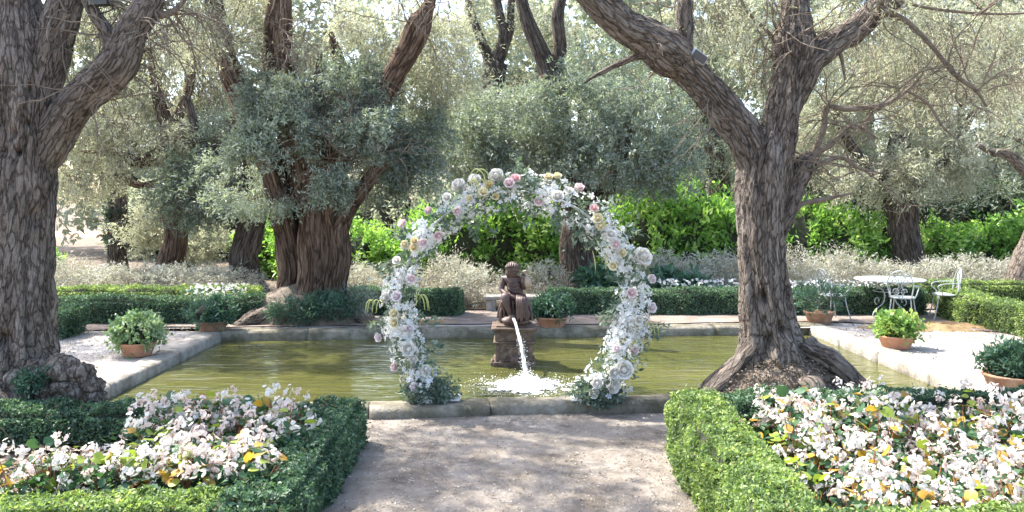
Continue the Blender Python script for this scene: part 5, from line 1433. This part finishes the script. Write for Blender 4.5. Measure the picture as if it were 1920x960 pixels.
for k in range(4):
    a = .4 + k * math.pi / 2; u = np.array([math.cos(a), math.sin(a), 0])
    mb = MB(); c = np.array([tg[0], tg[1], 0])
    tube(mb, catmull([c + u * .40 + Z_ * .65, c + u * .30 + Z_ * .56, c + u * .13 + Z_ * .42, c + u * .15 + Z_ * .25, c + u * .32 + Z_ * .14, c + u * .40 + Z_ * .05, c + u * .37 - Z_ * .015], 34), .012, 8)
    tube(mb, curl(c + u * .30 + Z_ * .29, .07, -1.5, 3.8, u, Z_), .009, 7)
    tube(mb, curl(c + u * .26 + Z_ * .57, .05, -2.5, 2.6, u, Z_), .008, 7)
    mb.build('leg', M['iron'], tb, smooth=True)

# ------------------------------------------------------------------ stone bench behind the statue
bg = G(965, 580)
bn = thing('stone_bench', 'low stone bench behind statue between the box hedges', 'bench', (bg[0], bg[1], 0))
mb = MB(); box(mb, (bg[0] - .60, bg[1] - .2, .20), (bg[0] + .60, bg[1] + .2, .275), .015); mb.build('seat', M['stone'], bn)
for s in (-1, 1):
    mb = MB(); box(mb, (bg[0] + s * .45 - .09, bg[1] - .17, -.03), (bg[0] + s * .45 + .09, bg[1] + .17, .198), .012); mb.build('support', M['stone'], bn)

# ------------------------------------------------------------------ glimpse of a building, lamps in the trees
M['wall'] = plain("white_render", (.74, .73, .72), .9, .2, .06, 2)
M['roof'] = noise_mat("terracotta_roof", [(.3, (.48, .24, .16)), (.7, (.60, .36, .26))], 2, rough=.9)
M['eave'] = plain("shaded_eave_grey_blue", (.16, .18, .23), .6)  # shade of the eave painted as a dark grey-blue
M['pane'] = plain("dark_glass", (.05, .06, .07), .1, .6)
by_ = 46.0; p0 = P(40, 505, by_); p1 = P(188, 482, by_)
bd = thing('building', 'low white building with terracotta roof glimpsed past left trunk', 'building', (p0[0], by_, -.3))
mb = MB(); box(mb, (p0[0] - 4, by_, -.3), (p1[0], by_ + 7, p1[2])); mb.build('wall', M['wall'], bd)
mb = MB(); box(mb, (p0[0] - 4.2, by_ - .35, p1[2] + .01), (p1[0] + .3, by_ + 7.3, P(0, 474, by_)[2])); mb.build('shaded_eave', M['eave'], bd)
mb = MB(); z0 = P(0, 474, by_)[2]; z1 = P(0, 447, by_)[2]
mb.add([(p0[0] - 4.3, by_ - .5, z0 + .005), (p1[0] + .4, by_ - .5, z0 + .005), (p1[0] + .4, by_ + 7.5, z0 + .005), (p0[0] - 4.3, by_ + 7.5, z0 + .005), (p0[0] - 3, by_ + 1.2, z1 + .2), (p1[0] - .8, by_ + 1.2, z1 + .2), (p1[0] - .8, by_ + 5.5, z1 + .2), (p0[0] - 3, by_ + 5.5, z1 + .2)], [(3, 2, 1, 0), (0, 1, 5, 4), (1, 2, 6, 5), (2, 3, 7, 6), (3, 0, 4, 7), (4, 5, 6, 7)])
mb.build('roof', M['roof'], bd)
w = thing('pavement', None, None); bpy.data.objects.remove(w)
for k in range(2):
    x = P(60 + 70 * k, 495, by_)[0]
    mb = MB(); box(mb, (x - .4, by_ - .03, -.1), (x + .4, by_ + .02, p1[2] - .6)); f = mb.build('window', M['pane'], bd)
M['lamp'] = plain("grey_lamp_metal", (.42, .44, .47), .4)
M['lamp_dark'] = plain("black_lamp_metal", (.03, .03, .03), .4)
def floodlight(label, p, mat, rot, s=1.0):
    r = thing('floodlight', label, 'lamp', p); r.rotation_euler = rot; r.scale = (s, s, s)
    ORIG[r.name] = np.zeros(3)
    mb = MB(); box(mb, (-.09, -.04, -.05), (.09, .04, .05), .012); hs = mb.build('housing', mat, r)
    mb = MB(); box(mb, (-.075, -.052, -.038), (.075, -.041, .038), .003); mb.build('lens', M['pane'], hs)
    mb = MB(); tube(mb, catmull([(-.1, 0, 0), (-.1, .03, -.07), (0, .04, -.1), (.1, .03, -.07), (.1, 0, 0)], 16), .008, 6); mb.build('bracket', mat, r)
    return r
floodlight('small grey floodlight fixed on left limb of forked olive', P(1308, 106, 7.45), M['lamp'], (.3, .5, .4))
floodlight('small black floodlight among branches at top left', P(186, 2, 7.4), M['lamp_dark'], (.1, -.1, .2))

# ------------------------------------------------------------------ begonias in the near beds
M['beg_leaf'] = [leaf_mat("begonia_leaf_green", [(.04, .10, .045), (.07, .15, .06)], .25, .4), leaf_mat("begonia_leaf_lime", [(.16, .24, .04), (.26, .33, .06)], .4, .4), leaf_mat("begonia_leaf_orange", [(.38, .22, .04), (.46, .30, .06)], .4, .4)]
M['beg_petal'] = [petal_mat("begonia_petal_white", [(.74, .70, .66), (.79, .75, .70), (.80, .77, .72)], .35), petal_mat("begonia_petal_blush", [(.76, .60, .54), (.79, .67, .61), (.80, .73, .67)], .35)]
M['beg_stem'] = noise_mat("begonia_stem", [(.3, (.22, .09, .05)), (.7, (.36, .17, .09))], 20, bump=0)
def beg_leaf_mesh(mat, seed):
    rng = np.random.default_rng(seed); mb = MB()
    a = np.linspace(0, 2 * np.pi, 12, endpoint=False)
    r = 1 - .28 * np.cos(a) + rng.normal(0, .05, 12)
    r[0] *= .55
    rim = np.stack([r * np.cos(a) * -1 * .8, r * np.sin(a) * .8, -.12 * np.cos(2 * a) + rng.normal(0, .06, 12) - .05], -1)
    mid = rim * .5; mid[:, 2] = rim[:, 2] * .25
    V = np.concatenate([[[0, 0, -.05]], mid, rim]); k = np.arange(12); k2 = (k + 1) % 12
    mb.add(V, np.stack([1 + k, 1 + k2, 13 + k2, 13 + k], -1), np.stack([k * 0, 1 + k2, 1 + k], -1), tint=rng.random())
    return mb.mesh('leaf', mat, True)
def beg_bloom_mesh(mat, seed):
    rng = np.random.default_rng(seed); mb = MB()
    n = 9
    d = rand_unit(rng, n) * .95 + [0, -.1, .3]
    C = d * rng.uniform(.45, 1.15, (n, 1))
    N = unit(d + rng.normal(size=(n, 3)) * .4)
    A = unit(np.cross(N, rng.normal(size=(n, 3)))); B = np.cross(N, A)
    for k in range(4):
        a = k * np.pi / 2; big = (1.0 if k % 2 == 0 else .7)
        dd = A * math.cos(a) + B * math.sin(a); s = np.cross(N, dd)
        r = .46 * big * rng.uniform(.8, 1.2, (n, 1)); w = r * .55
        V = np.stack([C, C + dd * r * .45 + s * w + N * .08, C + dd * r * .95 + s * w * .5 + N * .16 * r, C + dd * r * .95 - s * w * .5 + N * .12 * r, C + dd * r * .45 - s * w + N * .08], 1)
        o = np.arange(n)[:, None] * 5
        mb.add(V.reshape(-1, 3), np.concatenate([o + np.array((1, 2, 3, 4))]), np.concatenate([o + np.array((0, 1, 4))]), tint=rng.random())
    C2 = rand_unit(rng, 3) * 1.0; drops(mb, C2, .09)
    return mb.mesh('blossom', mat, False)
BL_ = [[beg_leaf_mesh(m, 670 + 5 * i + j) for j in range(3)] for i, m in enumerate(M['beg_leaf'])]
BF_ = [[beg_bloom_mesh(m, 690 + 5 * i + j) for j in range(4)] for i, m in enumerate(M['beg_petal'])]
rng = np.random.default_rng(700)
def begonia(x, y, h, rad, nb, nl, label, group, warm):
    z = -.10
    r = thing('begonia', label, 'begonia', (x, y, z), group)
    mb = MB(); 
    for k in range(6):
        a = rng.uniform(0, 6.28); q = rng.uniform(.2, .9) * rad
        tube(mb, catmull([(x, y, z), (x + q * .4 * math.cos(a), y + q * .4 * math.sin(a), z + h * .5), (x + q * math.cos(a), y + q * math.sin(a), z + h * rng.uniform(.75, 1.0))], 6), np.linspace(.006, .003, 6), 5)
    mb.build('stems', M['beg_stem'], r)
    mb = MB(); n = 110
    p = np.column_stack([rng.normal(0, rad * .55, n), rng.normal(0, rad * .55, n), rng.uniform(.1, .85, n) * h])
    L = rng.uniform(.04, .075, n)
    leaves(mb, p + [x, y, z], rand_unit(rng, n) * [1, 1, .5], rng.normal(size=(n, 3)) * .5 + [0, -.2, 1], L, L * .8, rng, .15, np.clip(rng.normal(.3, .25, n), 0, 1))
    tag(mb.build('low_foliage', M['beg_leaf'][0], r), kind='stuff')
    for k in range(nl):
        a = rng.uniform(0, 6.28); q = rad * math.sqrt(rng.random())
        c = 2 if rng.random() < warm * .5 else (1 if rng.random() < .35 + warm * .3 else 0)
        inst('leaf', BL_[c][rng.integers(3)], r, (q * math.cos(a), q * math.sin(a), h * rng.uniform(.65, 1.12) * (1 - .3 * (q / rad) ** 2)), (rng.normal(.45, .4), rng.normal(0, .4), rng.uniform(0, 6.28)), rng.uniform(.036, .066))
    for k in range(nb):
        a = rng.uniform(0, 6.28); q = rad * math.sqrt(rng.random()) * 1.05
        inst('blossom', BF_[int(rng.random() < .4)][rng.integers(4)], r, (q * math.cos(a), q * math.sin(a), h * rng.uniform(.6, 1.2) * (1 - .25 * (q / rad) ** 2)), (rng.normal(.2, .4), rng.normal(0, .4), rng.uniform(0, 6.28)), rng.uniform(.034, .056))
# right bed: full
yy = 4.62
row = 0
while yy < 6.5:
    xx = 2.02 + (.14 if row % 2 else 0); kx = 0
    while xx < .66 * yy + .35:
        fx = 'by the path hedge' if xx < 2.5 else ('in the middle of the bed' if xx < 3.3 else 'towards the right edge')
        ry = 'front' if yy < 5.2 else ('middle' if yy < 5.9 else 'back')
        begonia(xx + rng.normal(0, .05), yy + rng.normal(0, .05), rng.uniform(.44, .56) + .09 * (yy > 5.6), .22, 13, 13, f'white begonia in right bed, {ORD[row]} row from the front, {ORD[kx]} from the path', 'white begonias of the right bed', .9 if yy < 5.7 else .5)
        xx += .31; kx += 1
    yy += .30; row += 1
# left bed: clumps
LEFT = ((345, 775, 12), (415, 780, 13), (465, 785, 13), (515, 782, 12), (275, 790, 10), (545, 815, 11), (510, 830, 12), (340, 845, 12), (450, 862, 12), (480, 880, 9), (60, 935, 9), (150, 945, 10), (330, 790, 12), (390, 785, 12), (440, 800, 12), (490, 800, 12), (535, 795, 9), (555, 785, 6), (300, 810, 8), (250, 830, 8), (360, 830, 12), (420, 840, 12), (470, 845, 12), (220, 850, 8), (310, 860, 11), (370, 870, 12), (430, 880, 12), (160, 860, 7), (180, 900, 8), (250, 910, 12), (320, 915, 13), (390, 905, 9), (110, 880, 5), (60, 900, 4), (10, 890, 7), (20, 930, 7), (110, 930, 7), (200, 940, 10), (280, 945, 12))
LB = {}
for nm, lo, hi in (('nearest the camera', 881, 999), ('in its middle', 816, 880), ('against the back hedge', 0, 815)):
    for k, (px, py) in enumerate(sorted((a, b) for a, b, _ in LEFT if lo <= b <= hi)):
        LB[(px, py)] = f'white begonia of left bed {nm}, {ORD[k]} from the left'
for (px, py, nb) in LEFT:
    g = G(px, py + 18, .22)
    begonia(g[0], min(max(g[1], 5.28), 6.72), rng.uniform(.45, .55) + .06 * (px > 260 and py < 880), .2, nb, 10, LB[(px, py)], 'white begonias of the left bed', .8 if py > 850 else .25)
# dry undergrowth of the left bed
debris('dry_undergrowth', 2600, lambda r, n: np.column_stack([r.uniform(-5.2, -2.6, n), r.uniform(5.2, 6.8, n)]), lambda x, y: -.06 + .09 * np.random.default_rng(5).random(len(x)), .06, M['debris'], 36, 'dry leaves and stalks on bare soil of left bed')
